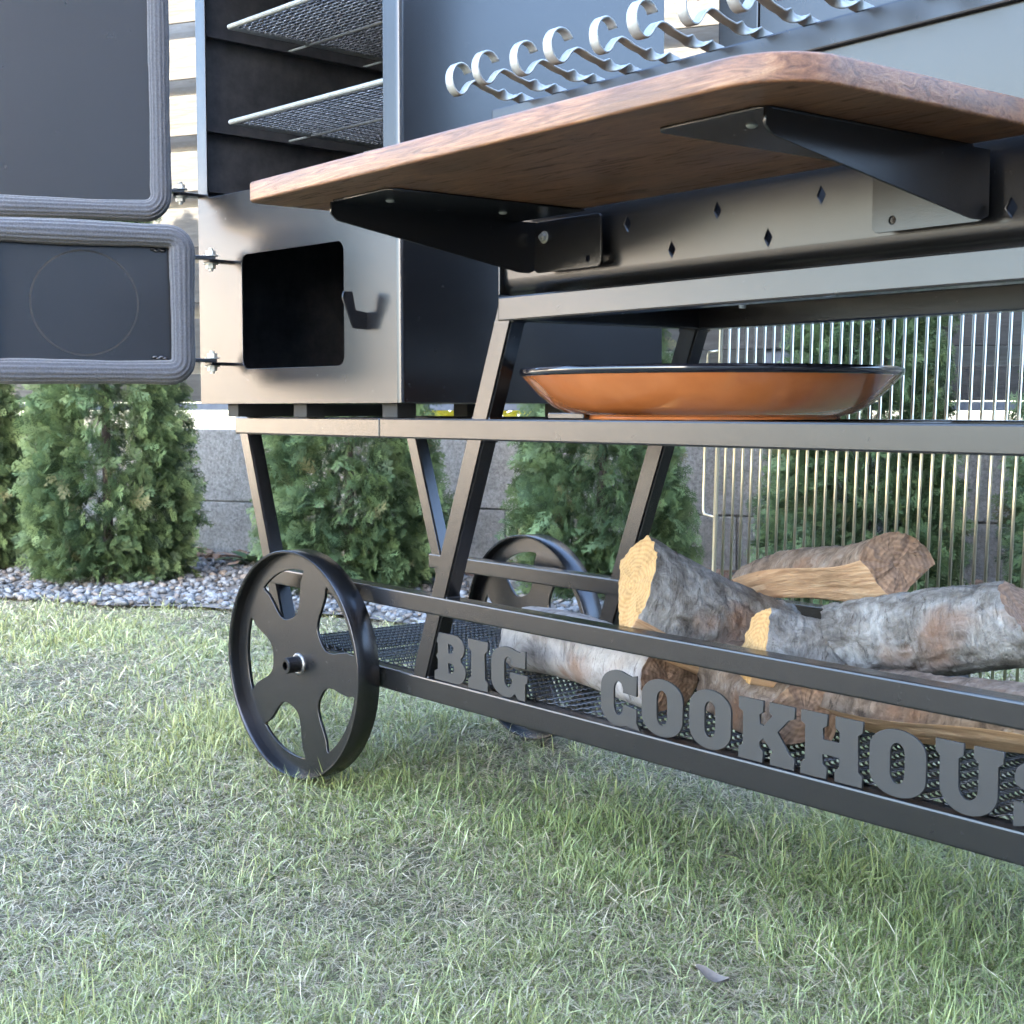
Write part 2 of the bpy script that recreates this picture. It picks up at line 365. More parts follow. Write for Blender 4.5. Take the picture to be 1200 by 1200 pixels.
# ================================================================== SETTING
GZ = 0.012
def sheet(name, x0, x1, y0, y1, z, n, material, amp=0.0):
    xs = np.linspace(x0, x1, n); ys = np.linspace(y0, y1, n); X, Y = np.meshgrid(xs, ys)
    Z = z + amp * (np.sin(X * 2.3 + 1) * np.cos(Y * 1.9) + 0.5 * np.sin(X * 6.1) * np.sin(Y * 5.3 + 2))
    V = np.stack([X, Y, Z], -1).reshape(-1, 3); idx = np.arange(n * n).reshape(n, n)
    Fc = np.stack([idx[:-1, :-1], idx[:-1, 1:], idx[1:, 1:], idx[1:, :-1]], -1).reshape(-1, 4)
    return link(name, arrays_mesh(name, V, Fc, smooth=True), material)
def gheight(x, y): return GZ + 0.006 * (np.sin(x * 2.3 + 1) * np.cos(y * 1.9) + 0.5 * np.sin(x * 6.1) * np.sin(y * 5.3 + 2))
def big_ground():
    n = 241
    t = np.linspace(-1, 1, n); g = np.sign(t) * (np.abs(t) * 12 + np.abs(t) ** 6 * 240)
    X, Y = np.meshgrid(g - 3.5, g + 2.5); Z = gheight(X, Y) * np.ones_like(X); V = np.stack([X, Y, Z], -1).reshape(-1, 3); idx = np.arange(n * n).reshape(n, n)
    Fc = np.stack([idx[:-1, :-1], idx[:-1, 1:], idx[1:, 1:], idx[1:, :-1]], -1).reshape(-1, 4)
    return tag(link('lawn', arrays_mesh('lawn', V, Fc, smooth=True), 'soil'), kind='structure')
big_ground()

# wall line: local frame (s along to the right, t towards the camera)
W0 = Vector((-7.2856, 3.5945, 0)); WS = Vector((0.86677, 0.49871, 0)); WT = Vector((0.49871, -0.86677, 0))
WROT = math.atan2(WS.y, WS.x)
def wpt(s, t, z=0.0): return W0 + WS * s + WT * t + Vector((0, 0, z))

# gravel bed sheet in front of the wall
bed_pts = []
front_edge = lambda s: 1.88 + 0.05 * math.sin(s * 3.1) + 0.03 * math.sin(s * 9 + 1)
ss = np.linspace(-9, 9, 121); V = []; Fc = []
for i, s in enumerate(ss):
    a = wpt(s, 0.0, GZ + 0.022); b_ = wpt(s, front_edge(s), GZ + 0.016); V += [a, b_]
    if i: Fc.append((2 * i - 2, 2 * i - 1, 2 * i + 1, 2 * i))
tag(link('gravel_bed', arrays_mesh('gravel_bed', [tuple(v) for v in V], Fc), 'bed'), kind='structure')
def ico():
    bm = bmesh.new(); bmesh.ops.create_icosphere(bm, subdivisions=1, radius=1.0); v = np.array([x.co[:] for x in bm.verts]); f_ = np.array([[q.index for q in p.verts] for p in bm.faces]); bm.free(); return v, f_
iv, if_ = ico()
def scatter_rocks(P_, size, cols):
    n = len(P_); nv = len(iv)
    sc = np.stack([size * rng.uniform(.8, 1.3, n), size * rng.uniform(.6, 1.0, n), size * rng.uniform(.4, .75, n)], 1)
    V_ = iv[None] * (1 + 0.16 * rng.standard_normal((n, nv, 1))) * sc[:, None]
    a = rng.uniform(0, 6.283, n); c, s = np.cos(a)[:, None], np.sin(a)[:, None]; tl = rng.uniform(-.4, .4, (n, 1))
    x, y, z = V_[..., 0], V_[..., 1], V_[..., 2]; z2 = z + tl * x
    V_ = np.stack([c * x - s * y, s * x + c * y, z2], -1) + P_[:, None]
    Fc = (np.arange(n)[:, None, None] * nv + if_[None]).reshape(-1, 3)
    return arrays_mesh('rocks', V_.reshape(-1, 3), Fc, cols=np.repeat(cols, nv, 0), smooth=True)
n = 11000; s = rng.uniform(-3.2, 6.5, n); t = rng.uniform(0.02, 1, n) ** 0.85 * np.array([front_edge(a) for a in s]) + rng.normal(0, .03, n)
Pp = np.array(W0)[None] + np.outer(s, WS) + np.outer(t, WT); sz = rng.uniform(.011, .024, n); Pp[:, 2] = GZ + 0.018 + sz * .4
g = rng.uniform(0, 1, (n, 1)); gc = np.where(rng.uniform(0, 1, (n, 1)) < .75, np.array([[.40, .41, .42]]), np.array([[.40, .33, .27]])) * (0.15 + 0.38 * g)
tag(link('gravel', scatter_rocks(Pp, sz, gc), 'pebble'), 'pale grey rounded pebbles spread in the bed along the wall', 'gravel', kind='stuff')

# concrete block wall
wall = thing('garden_wall', 'low rough grey concrete block wall behind the shrubs and gravel', 'wall', W0, WROT)
def blocks(z0, z1, s0, L):
    k0 = int((-9 - s0) / L); me = box_me((L - 0.008, 0.20, z1 - z0 - 0.006), 0.006)
    me.materials.append(M['concrete'])
    for k in range(k0, k0 + int(18 / L)):
        a = s0 + k * L
        link('block', me, None, wall, (a + L / 2, 0.10 + random.uniform(-.004, .004), (z0 + z1) / 2))
blocks(-0.02, 0.322, 1.758, 1.2); blocks(0.322, 0.722, 1.058, 1.2)
box('mortar_core', (-9, 0.02, 0.0), (9, 0.18, 0.70), 'concrete', wall, 0)

# tall slatted fence standing on the wall line
fence = thing('slatted_fence', 'tall fence of pale weathered horizontal planks above the concrete wall', 'fence', wpt(0, -0.02), WROT)
def planks(zs, y0, y1, off, Lp=3.6, m_='plank'):
    for (a, b_) in zs:
        for k in range(5):
            x0 = -9 + k * Lp
            o = box('plank', (x0 + .004, y0, a), (x0 + Lp - .004, y1, b_), m_, fence, 0.004)
            o.location.y += random.uniform(-.004, .004)
gaps = [(1.03 + .31 * k, 1.12 + .31 * k) for k in range(7)]
zs = [(0.872, 1.03)] + [(gaps[k][1], gaps[k + 1][0]) for k in range(6)] + [(2.98, 3.20)]
planks(zs, 0.10, 0.122, 0)
planks([(a - 0.10, b_ + 0.10) for a, b_ in gaps], 0.36, 0.38, 0.4, m_='plank_back_lift')
for k, x in enumerate([-8.2, -5.5, -2.75, 0.75, 3.04, 5.8, 8.4]):
    box('post', (x, 0.124, 0.722), (x + (.22 if x == 3.04 else .10), 0.358, 3.22), 'fence_metal', fence, 0.004)
box('bottom_rail', (-9, 0.07, 0.826), (9, 0.098, 0.868), 'fence_metal', fence, 0.003)

# ------------------------------------------------------------------ thuja shrubs
def frond(seed):
    r = random.Random(seed); V = []; Fc = []
    def leaf(p, d, ln, w, z):
        nrm = Vector((-d.y, d.x, 0)); i = len(V)
        a, b_, c, e = p - nrm * w * .3, p + d * ln * .4 - nrm * w, p + d * ln, p + d * ln * .4 + nrm * w
        V.extend([(a.x, a.y, z), (b_.x, b_.y, z - .004), (c.x, c.y, z - .02), (e.x, e.y, z - .004)]); Fc.append((i, i + 1, i + 2, i + 3))
    n_ = 7
    for k in range(n_):
        t = k / n_; x = 0.06 + t * .86; z = -.14 * t * t
        leaf(Vector((x - .02, 0, 0)), Vector((1, r.uniform(-.08, .08), 0)).normalized(), .19, .016, z)
        for sg in (-1, 1):
            ln = (0.40 * (1 - t) ** .8 + .12) * r.uniform(.7, 1.2) * math.sin(min(1, t * 3 + .5) * 1.57)
            an = sg * R(r.uniform(26, 46)); d = Vector((math.cos(an), math.sin(an), 0)); b0 = Vector((x + r.uniform(-.03, .03), 0, 0)); zz = z + r.uniform(-.04, .04)
            leaf(b0, d, ln, .017, zz)
            for q in range(max(1, int(ln / .11))):
                p = b0 + d * ln * (q + .6) / (int(ln / .11) + .8)
                for s2 in (-1, 1):
                    a2 = an + s2 * R(r.uniform(22, 40)); leaf(p, Vector((math.cos(a2), math.sin(a2), 0)), .13 * r.uniform(.7, 1.25), .015, zz - .02 + r.uniform(-.02, .02))
    return np.array(V), np.array(Fc)
FR = [frond(i) for i in range(4)]
def thuja_crown(seed, h, rad, nf):
    g = np.random.default_rng(seed); Vs = []; Fs = []; Cs = []; off = 0
    for vi, (fv, ff) in enumerate(FR):
        n_ = nf // 4
        z = h * (0.02 + 0.98 * g.uniform(0, 1, n_) ** 1.45); az = g.uniform(0, 6.283, n_)
        lob = 1 + .10 * np.sin(az * 3 + seed + z * 2) + .09 * np.sin(az * 7 + z * 6 + seed * 2)
        prof = rad * np.clip((1 - (z / h)) ** .62, .03, 1) * (0.72 + .28 * np.clip(z / (h * .12), 0, 1)) * lob
        rr = prof * np.clip(1 - np.abs(g.normal(0, .22, n_)), .15, 1.05)
        L = g.uniform(.085, .175, n_)
        root = np.stack([np.cos(az) * (rr - .35 * L), np.sin(az) * (rr - .35 * L), z], 1)
        up = g.normal(.45, .38, n_); az2 = az + g.normal(0, .5, n_)
        x = np.stack([np.cos(az2) * np.cos(up), np.sin(az2) * np.cos(up), np.sin(up)], 1)
        # spray planes stand on edge: local normal roughly tangential
        tn = np.stack([-np.sin(az2), np.cos(az2), np.zeros(n_)], 1); roll = g.normal(0, .8, n_)[:, None]
        yv0 = np.cross(tn, x); yv = yv0 * np.cos(roll) + tn * np.sin(roll); zv = np.cross(x, yv)
        P_ = (root[:, None] + L[:, None, None] * (fv[None, :, 0:1] * x[:, None] + fv[None, :, 1:2] * yv[:, None] + fv[None, :, 2:3] * zv[:, None]))
        P_[..., 2] -= .25 * L[:, None] * (fv[None, :, 0] ** 2)
        P_[..., 2] = np.maximum(P_[..., 2], 0.01)
        Vs.append(P_.reshape(-1, 3)); Fs.append((np.arange(n_)[:, None, None] * len(fv) + ff[None]).reshape(-1, 4) + off); off += n_ * len(fv)
        tone = g.uniform(0, 1, (n_, 1)); c = np.array([[.036, .062, .026]]) * (1 - tone) + np.array([[.130, .190, .080]]) * tone
        yel = g.uniform(0, 1, (n_, 1)) < .02; c = np.where(yel, np.array([[.13, .13, .06]]), c)
        tip = (0.75 + .5 * fv[:, 0])[None, :, None]; Cs.append((c[:, None] * tip).reshape(-1, 3))
    return arrays_mesh('thuja_crown', np.concatenate(Vs), np.concatenate(Fs), cols=np.concatenate(Cs))
CR = [thuja_crown(11, 2.5, .50, 5600), thuja_crown(23, 2.35, .46, 5200)]
def stem_me(h):
    prof = [(0.026, 0), (0.02, h * .3), (0.012, h * .7), (0.004, h * .95)]; return lathe_me(prof, 10)
ST = stem_me(2.3)
def thuja(px_s, t, var, sc, rz, label):
    o = thing('thuja_shrub', label, 'shrub', wpt(px_s, t, GZ), rz, 'thuja shrubs along the wall')
    c = link('crown', CR[var], 'leaf', o); c.scale = (sc, sc, 1.0); c['kind'] = 'stuff'
    link('trunk', ST, 'trunk', o)
thuja(0.22, 1.20, 0, 0.86, 0.3, 'leftmost green thuja shrub, below the open fire-door, in front of the wall')
thuja(1.43, 1.05, 1, 0.95, 1.9, 'green thuja shrub directly behind the front wheel and sloping left leg')
thuja(2.56, 0.85, 0, 0.80, 3.6, 'green thuja shrub behind the rear wheel, left of the upright grate')
thuja(3.66, 0.70, 1, 0.92, 5.0, 'green thuja shrub seen through the bars of the upright grate')
thuja(4.65, 0.62, 0, 1.0, 4.1, 'rightmost green thuja shrub beyond the end of the trolley')
thuja(-0.80, 1.15, 1, 0.9, 2.6, 'green thuja shrub at the far left edge of the picture')

# yellow flowering shrubs beyond the fence
def blossom(seed, h, rad, nf, ca, cb):
    g = np.random.default_rng(seed); d = g.normal(0, 1, (nf, 3)); d /= np.linalg.norm(d, axis=1, keepdims=True); d[:, 2] = np.abs(d[:, 2])
    P_ = d * np.array([rad, rad, h]) * (g.uniform(.3, 1, (nf, 1)) ** .4); a = g.normal(0, 1, (nf, 2, 3)) * .028
    V_ = np.stack([P_ - a[:, 0], P_ + a[:, 1], P_ + a[:, 0], P_ - a[:, 1]], 1).reshape(-1, 3); Fc_ = np.arange(nf * 4).reshape(-1, 4)
    t_ = g.uniform(0, 1, (nf, 1)); c = np.array([ca]) * (1 - t_) + np.array([cb]) * t_
    return arrays_mesh('blossom', V_, Fc_, cols=np.repeat(c, 4, 0))
BL = blossom(3, 1.9, 1.0, 5200, (.55, .42, .02), (.75, .62, .06))
for k, (s_, t_) in enumerate([(0.2, -2.2), (2.2, -2.6)]):
    o = thing('flowering_shrub', ['bright yellow flowering shrub glimpsed under the fence at left', 'bright yellow flowering shrub behind the fence, beside the one at left'][k], 'shrub', wpt(s_, t_, GZ), k * 2.0, 'yellow shrubs beyond the fence')
    c = link('crown', BL, 'leaf', o); c['kind'] = 'stuff'; link('trunk', ST, 'trunk', o).scale = (1, 1, .6)

# small dark plant and dry leaves at the foot of the wall
def rosette(label, pos, n_, ln, seed, col):
    r = random.Random(seed); o = thing('low_plant', label, 'plant', pos, 0)
    for k in range(n_):
        a = 6.283 * k / n_ + r.uniform(-.3, .3); el = r.uniform(.15, .7); bm = bmesh.new(); L = ln * r.uniform(.7, 1.1); w = L * .13; pts = []
        for q in range(5):
            t_ = q / 4; wd_ = w * math.sin(3.14 * min(1, t_ * .85 + .12)); rr = L * t_ * math.cos(el); z = L * math.sin(el) * t_ - L * .35 * t_ * t_
            ca, sa = math.cos(a), math.sin(a)
            pts.append((bm.verts.new((rr * ca - wd_ * sa, rr * sa + wd_ * ca, z)), bm.verts.new((rr * ca + wd_ * sa, rr * sa - wd_ * ca, z))))
        for q in range(4): bm.faces.new((pts[q][0], pts[q][1], pts[q + 1][1], pts[q + 1][0]))
        me = from_bm(bm, 'leaf'); at_ = me.color_attributes.new('col', 'FLOAT_COLOR', 'POINT')
        for d_ in at_.data: d_.color = (*[c_ * r.uniform(.8, 1.2) for c_ in col], 1)
        link('leaf', me, 'leaf', o, smooth=True)
rosette('small dark green leafy plant at the foot of the concrete wall', wpt(0.52, 0.42, GZ + .03), 14, .26, 5, (.07, .11, .05))
# dry leaf litter
n = 700; s = rng.uniform(-1.5, 5.5, n); t = np.abs(rng.normal(0, .3, n)) + .02; Pp = np.array(W0)[None] + np.outer(s, WS) + np.outer(t, WT); Pp[:, 2] = GZ + .045
a = rng.normal(0, 1, (n, 2, 3)) * np.array([.03, .03, .010])
Vv = np.stack([Pp - a[:, 0], Pp + a[:, 1], Pp + a[:, 0], Pp - a[:, 1]], 1).reshape(-1, 3); t_ = rng.uniform(0, 1, (n, 1))
tag(link('leaf_litter', arrays_mesh('litter', Vv, np.arange(n * 4).reshape(-1, 4), cols=np.repeat(np.array([[.12, .06, .04]]) * (1 - t_) + np.array([[.36, .24, .16]]) * t_, 4, 0)), 'leaf'), 'dry brown leaves scattered along the foot of the wall', 'leaves', kind='stuff')

# added outside the picture to shape the light: a house shading the lawn, a
# sunlit house as reflector and a dark shed for the steel to mirror
def wbox(name, par, lo, hi, m_, bev=.01): return box(name, lo, hi, m_, par, bev)
HD = 6.0; HH = 1.75 + (HD + 7.1) * math.tan(R(SUN_EL))
hq = -3.1
house = thing('house', 'unseen plastered two-storey house that shades the lawn', 'house', SH * HD + SQ * hq, math.atan2(SQ.y, SQ.x))
# local x along SQ, local -y towards the sun
wbox('wall', house, (0.4, -9.6, 0), (17, -.4, HH - .35), 'render'); wbox('roof', house, (0, -10, HH - .347), (17.4, 0, HH), 'tile', .03)
for k in range(5):
    for z in (1.0, 3.9):
        w_ = wbox('window', house, (1.6 + 3 * k, -.42, z), (2.9 + 3 * k, -.36, z + 1.4), 'frame_white'); b2 = link('pane', box_me((1.14, .02, 1.24), .002), 'glass', w_, (0, .035, 0))
nb_ = thing('reflector_house', 'long cream plastered house added out of view as a sunlit reflector for the steel', 'house', (-23, -11, 0), -.42)
wbox('wall', nb_, (-7, -17, 0), (0, 13, 4.2), 'cream'); wbox('roof', nb_, (-7.4, -17.4, 4.203), (.25, 13.4, 4.4), 'tile', .03)
for k in range(7):
    w_ = wbox('window', nb_, (-.02, -15 + 4 * k, .9), (.04, -13.7 + 4 * k, 2.2), 'frame_white'); link('pane', box_me((.02, 1.14, 1.14), .002), 'glass', w_, (.025, 0, 0))
sh_ = thing('dark_reflection_shed', 'dark stained board shed added out of view to darken reflections in the steel', 'shed', (5.4, 8.0, 0), math.atan2(.79, -.62))
wbox('wall', sh_, (-6, -3.4, 0), (6, -.4, 2.9), 'dark_board'); wbox('roof', sh_, (-6.3, -3.7, 2.903), (6.3, -.0, 3.1), 'tile', .02)
for k in range(60): box('board', (-6 + .2 * k + .004, -.398, .05), (-6 + .2 * k + .196, -.375, 2.85), 'dark_board', sh_, .002)

# ------------------------------------------------------------------ grass
def grass():
    # points drawn by distance so that blades stay a similar size in the picture
    N_ = 440000
    d = rng.uniform(0, 1, N_); d = 1.75 + (6.6 - 1.75) * d ** 1.15
    ang = rng.uniform(-R(22.5), R(22.5), N_) 
    x = Fh.x * d * np.cos(ang) + Rt.x * d * np.sin(ang); y = Fh.y * d * np.cos(ang) + Rt.y * d * np.sin(ang)
    # world-space patchiness
    pn = (np.sin(x * 3.1 + 1.3 * np.sin(y * 2.7)) + np.sin(y * 4.3 + 2.0 * np.sin(x * 2.1 + 1)) + .8 * np.sin(x * 9.1 + y * 7.7) + .6 * np.sin(x * 15.3 - y * 13.1)) / 3.4
    cl = (np.sin(x * 41 + 2 * np.sin(y * 37)) + np.sin(y * 47 + 2 * np.sin(x * 33))) / 2
    rel = np.stack([x, y], 1) - np.array([W0.x, W0.y]); tt = rel @ np.array([WT.x, WT.y]); s_ = rel @ np.array([WS.x, WS.y])
    edge = 1.88 + 0.05 * np.sin(s_ * 3.1) + .03 * np.sin(s_ * 9 + 1)
    lush_shade = np.exp(-((y - 1.75) / .38) ** 2) * np.clip((x + 2.9) * 2.5, 0, 1)  # fuller growth along the trolley, also the mask for its painted shade
    pn = pn + .35 * lush_shade
    keep = (tt > edge - .02 + .13 * rng.normal(0, .6, N_)) & (rng.uniform(0, 1, N_) < np.clip(.66 + .60 * pn + .35 * cl, .06, 1))
    x, y, pn, cl, d, lush_shade = x[keep], y[keep], pn[keep], cl[keep], d[keep], lush_shade[keep]; n = len(x)
    z = gheight(x, y)
    dry = rng.uniform(0, 1, n) < np.clip(.37 - .34 * pn, .10, .75)
    under = (np.abs(y - 1.87) < .35)
    L = rng.gamma(5, .0054, n) * (1 + .35 * pn + .2 * cl) * (1 + .35 * under); L = np.clip(L, .012, .11)
    lean = np.where(dry, rng.uniform(.7, 1.5, n), np.abs(rng.normal(.85, .45, n))); curl = rng.uniform(.1, .9, n)
    a = rng.uniform(0, 6.283, n); w = rng.uniform(.0009, .0018, n) * np.clip(d / 2.6, .8, 1.9)
    dx, dy = np.cos(a), np.sin(a); px, py = -dy, dx
    tw = rng.uniform(-1.2, 1.2, n); sx, sy, sz = px * np.cos(tw) , py * np.cos(tw), np.sin(tw) * .6
    def P_(t):
        an = lean + curl * t * 1.3
        r = L * t * np.sin(np.clip(lean + curl * t * .65, 0, 1.62)); h = L * t * np.cos(np.clip(lean + curl * t * .65, 0, 1.5))
        return np.stack([x + dx * r, y + dy * r, z - .002 + h], 1)
    W_ = np.stack([sx, sy, sz], 1) * w[:, None]
    b0, b1, tp = P_(0.0), P_(.55), P_(1.0)
    V = np.stack([b0 - W_, b0 + W_, b1 + W_ * .85, b1 - W_ * .85, tp], 1).reshape(-1, 3)
    base = np.arange(n)[:, None] * 5
    tri = np.array([[0, 1, 2], [0, 2, 3], [3, 2, 4]]); Fc = (base[:, :, None] + tri[None]).reshape(-1, 3)
    tone = rng.uniform(0, 1, (n, 1)); yel = np.clip(.5 + pn[:, None] * .5 + rng.normal(0, .25, (n, 1)), 0, 1)
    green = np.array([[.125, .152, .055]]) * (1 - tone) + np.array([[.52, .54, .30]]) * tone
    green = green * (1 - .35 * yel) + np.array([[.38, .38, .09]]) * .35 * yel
    green = green * (1 - .15 * lush_shade[:, None]) * (1 - np.array([[.12, 0, .12]]) * lush_shade[:, None])  # greener, and darkened to put the trolley's shade into the blades
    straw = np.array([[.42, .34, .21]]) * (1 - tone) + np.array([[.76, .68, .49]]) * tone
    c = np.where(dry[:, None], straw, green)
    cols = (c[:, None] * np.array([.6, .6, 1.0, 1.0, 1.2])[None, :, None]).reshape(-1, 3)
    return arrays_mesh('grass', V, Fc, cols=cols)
def thatch():
    n = 90000; d = 1.75 + 4.6 * rng.uniform(0, 1, n) ** 1.2; ang = rng.uniform(-R(22.5), R(22.5), n)
    x = Fh.x * d * np.cos(ang) + Rt.x * d * np.sin(ang); y = Fh.y * d * np.cos(ang) + Rt.y * d * np.sin(ang)
    tt = (x - W0.x) * WT.x + (y - W0.y) * WT.y; k = tt > 1.9; x, y, d = x[k], y[k], d[k]; n = len(x)
    z = gheight(x, y) + rng.uniform(.001, .016, n); a = rng.uniform(0, 6.283, n); L = rng.uniform(.008, .034, n); w = rng.uniform(.0006, .0014, n) * np.clip(d / 2.6, .8, 1.9)
    dx, dy = np.cos(a) * L, np.sin(a) * L; px, py = -np.sin(a) * w, np.cos(a) * w; up = rng.normal(.002, .006, n); bd = rng.normal(0, .25, n)
    p0 = np.stack([x - dx, y - dy, z], 1); pm = np.stack([x + px * 6 * bd, y + py * 6 * bd, z + np.abs(up)], 1); p1 = np.stack([x + dx, y + dy, z + up * .5], 1); W_ = np.stack([px, py, np.zeros(n)], 1)
    V = np.stack([p0, pm - W_, p1, pm + W_], 1).reshape(-1, 3)
    t_ = rng.uniform(0, 1, (n, 1)); c = np.array([[.18, .135, .085]]) * (1 - t_) + np.array([[.62, .53, .37]]) * t_
    c = np.where(rng.uniform(0, 1, (n, 1)) < .3, c * np.array([[.62, .80, .45]]), c)
    return arrays_mesh('thatch', V, np.arange(n * 4).reshape(-1, 4), cols=np.repeat(c, 4, 0))
tag(link('thatch', thatch(), 'leaf'), 'dead straw and thatch lying between the grass blades', 'thatch', kind='stuff')
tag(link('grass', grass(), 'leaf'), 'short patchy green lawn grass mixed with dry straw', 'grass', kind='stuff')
# a few leaves lying in the lawn
for k, (xx, yy, rz_, lab) in enumerate([(-1.36, 1.42, .4, 'small curled grey leaf lying in the grass near the bottom right')]):
    bm = bmesh.new(); vv = []
    for i in range(6):
        t_ = i / 5; w = .011 * math.sin(math.pi * (t_ * .9 + .07)); vv.append([bm.verts.new((.05 * t_ - .025, sg * w, .006 * math.cos(t_ * 5) + (abs(sg) * .006))) for sg in (-1, 0, 1)])
    for i in range(5):
        for j in range(2): bm.faces.new((vv[i][j], vv[i][j + 1], vv[i + 1][j + 1], vv[i + 1][j]))
    me = from_bm(bm, 'leaf'); at_ = me.color_attributes.new('col', 'FLOAT_COLOR', 'POINT')
    for d_ in at_.data: d_.color = (.20, .17, .15, 1)
    tag(link('fallen_leaf', me, 'leaf', None, (xx, yy, .045), (.2, .1, rz_), smooth=True), lab, 'leaf')

# ================================================================== TROLLEY
cart = thing('kitchen_trolley', 'black tubular steel trolley on spoked wheels with cut-out letters on its side', 'trolley', (-1.55, 1.88, 0))
co = cart.location.copy()
def cp(o):
    """world-built part -> child of the trolley without moving it"""
    o.parent = cart; o.location = o.location - co; return o
YF, YB, TW = 1.62, 2.10, 0.04
def rail(name, x0, x1, z0, z1, y): return cp(box(name, (x0, y, z0), (x1, y + TW, z1), 'paint', None, .0035))
def leg(y, x0, z0, x1, z1, w=0.052):
    """leaning leg drawn in X-Z with level cut ends; x are the left edges at z0 (bottom), z1 (top)"""
    bm = bmesh.new(); d = .0015; ys = (y + d, y + TW - d)
    lo = [bm.verts.new((xx, yy, zz)) for yy in ys for xx, zz in ((x0, z0), (x0 + w, z0), (x1 + w, z1), (x1, z1))]
    for q in ((0, 1, 2, 3), (7, 6, 5, 4), (0, 4, 5, 1), (1, 5, 6, 2), (2, 6, 7, 3), (3, 7, 4, 0)): bm.faces.new([lo[i] for i in q])
    bmesh.ops.bevel(bm, geom=list(bm.edges), offset=.004, segments=2, affect='EDGES')
    return cp(link('leg', from_bm(bm, 'leg'), 'paint'))
XM = -1.55
mx = lambda x: 2 * XM - x
for y in (YF, YB):
    rail('table_rail', -2.512, mx(-2.9), .775, .816, y)
    o = cp(box('table_rail', (-3.158, y + .0004, .774), (-2.5135, y + TW - .0004, .8165), 'paint', None, .0045))
    rail('top_rail', -2.11, mx(-2.11), .995, 1.040, y)
    rail('side_rail', -3.03, mx(-2.36), .426, .463, y)
    rail('bottom_rail', -2.975, mx(-2.42), .251, .296, y)
    sl = 0.30 / .763
    leg(y, -2.41 + .002, .277, -2.11 - .0 + .001, 1.036)
    leg(y, mx(-2.41) - .052, .277, mx(-2.11) - .052, 1.036)
    leg(y, -2.955, .28, -3.155 + .003, .812, .046)
    leg(y, mx(-2.36) - .05, .02, mx(-2.36) - .06, .262, .05)
for x0, z0, z1 in ((-2.97, .252, .295), (mx(-2.415) - .04, .252, .295), (-3.150, .776, .814), (-2.56, .776, .814), (-2.10, .776, .813), (-1.85, .776, .813), (-1.50, .776, .813), (-1.1, .776, .813), (-2.105, .996, 1.038), (mx(-2.105) - .04, .996, 1.038), (mx(-2.9) - .04, .776, .814)):
    cp(box('cross_rail', (x0, YF + TW - .002, z0), (x0 + .04, YB + .002, z1), 'paint', None, .003))
me = expanded(-2.93, mx(-2.45), YF + .03, YB + .01, .034, .0125, .003, .0025)
fl = link('mesh_floor', me, 'paint', None, (0, 0, .300)); cp(fl); fl['kind'] = 'stuff'
cp(box('hinge_bar', (-2.02, YF + .045, .8165), (-1.92, YF + .06, .828), 'paint', None, .002))

# weld beads where legs meet rails
def bead(p0, p1, r=.0032):
    p0, p1 = Vector(p0), Vector(p1); n_ = max(4, int((p1 - p0).length / .0035)); d = (p1 - p0).normalized(); A = d.orthogonal().normalized(); B = d.cross(A)
    pts = [p0.lerp(p1, i / n_) for i in range(n_ + 1)]
    me = sweep(pts, lambda i: [((r + .0009 * (i % 2) + random.uniform(-.0004, .0004)) * math.cos(a), (r + .0009 * (i % 2)) * math.sin(a)) for a in np.linspace(0, 6.283, 9)[:-1]], frames=[(A, B)] * (n_ + 1))
    cp(link('weld', me, 'paint', None, smooth=True))
def lx(z): return -2.408 + (z - .277) * (.299 / .759)
for y in (YF, YB):
    for z in (.463, .426, .296, .816, .775, .995):
        for sd_ in (0, .052):
            xx = lx(z) + sd_; bead((xx, y + .004, z), (xx, y + TW - .004, z))
    for z in (.463, .426, .774):
        xl = -2.955 + (z - .28) * (-.197 / .532) + .046; bead((xl, y + .004, z), (xl, y + TW - .004, z))

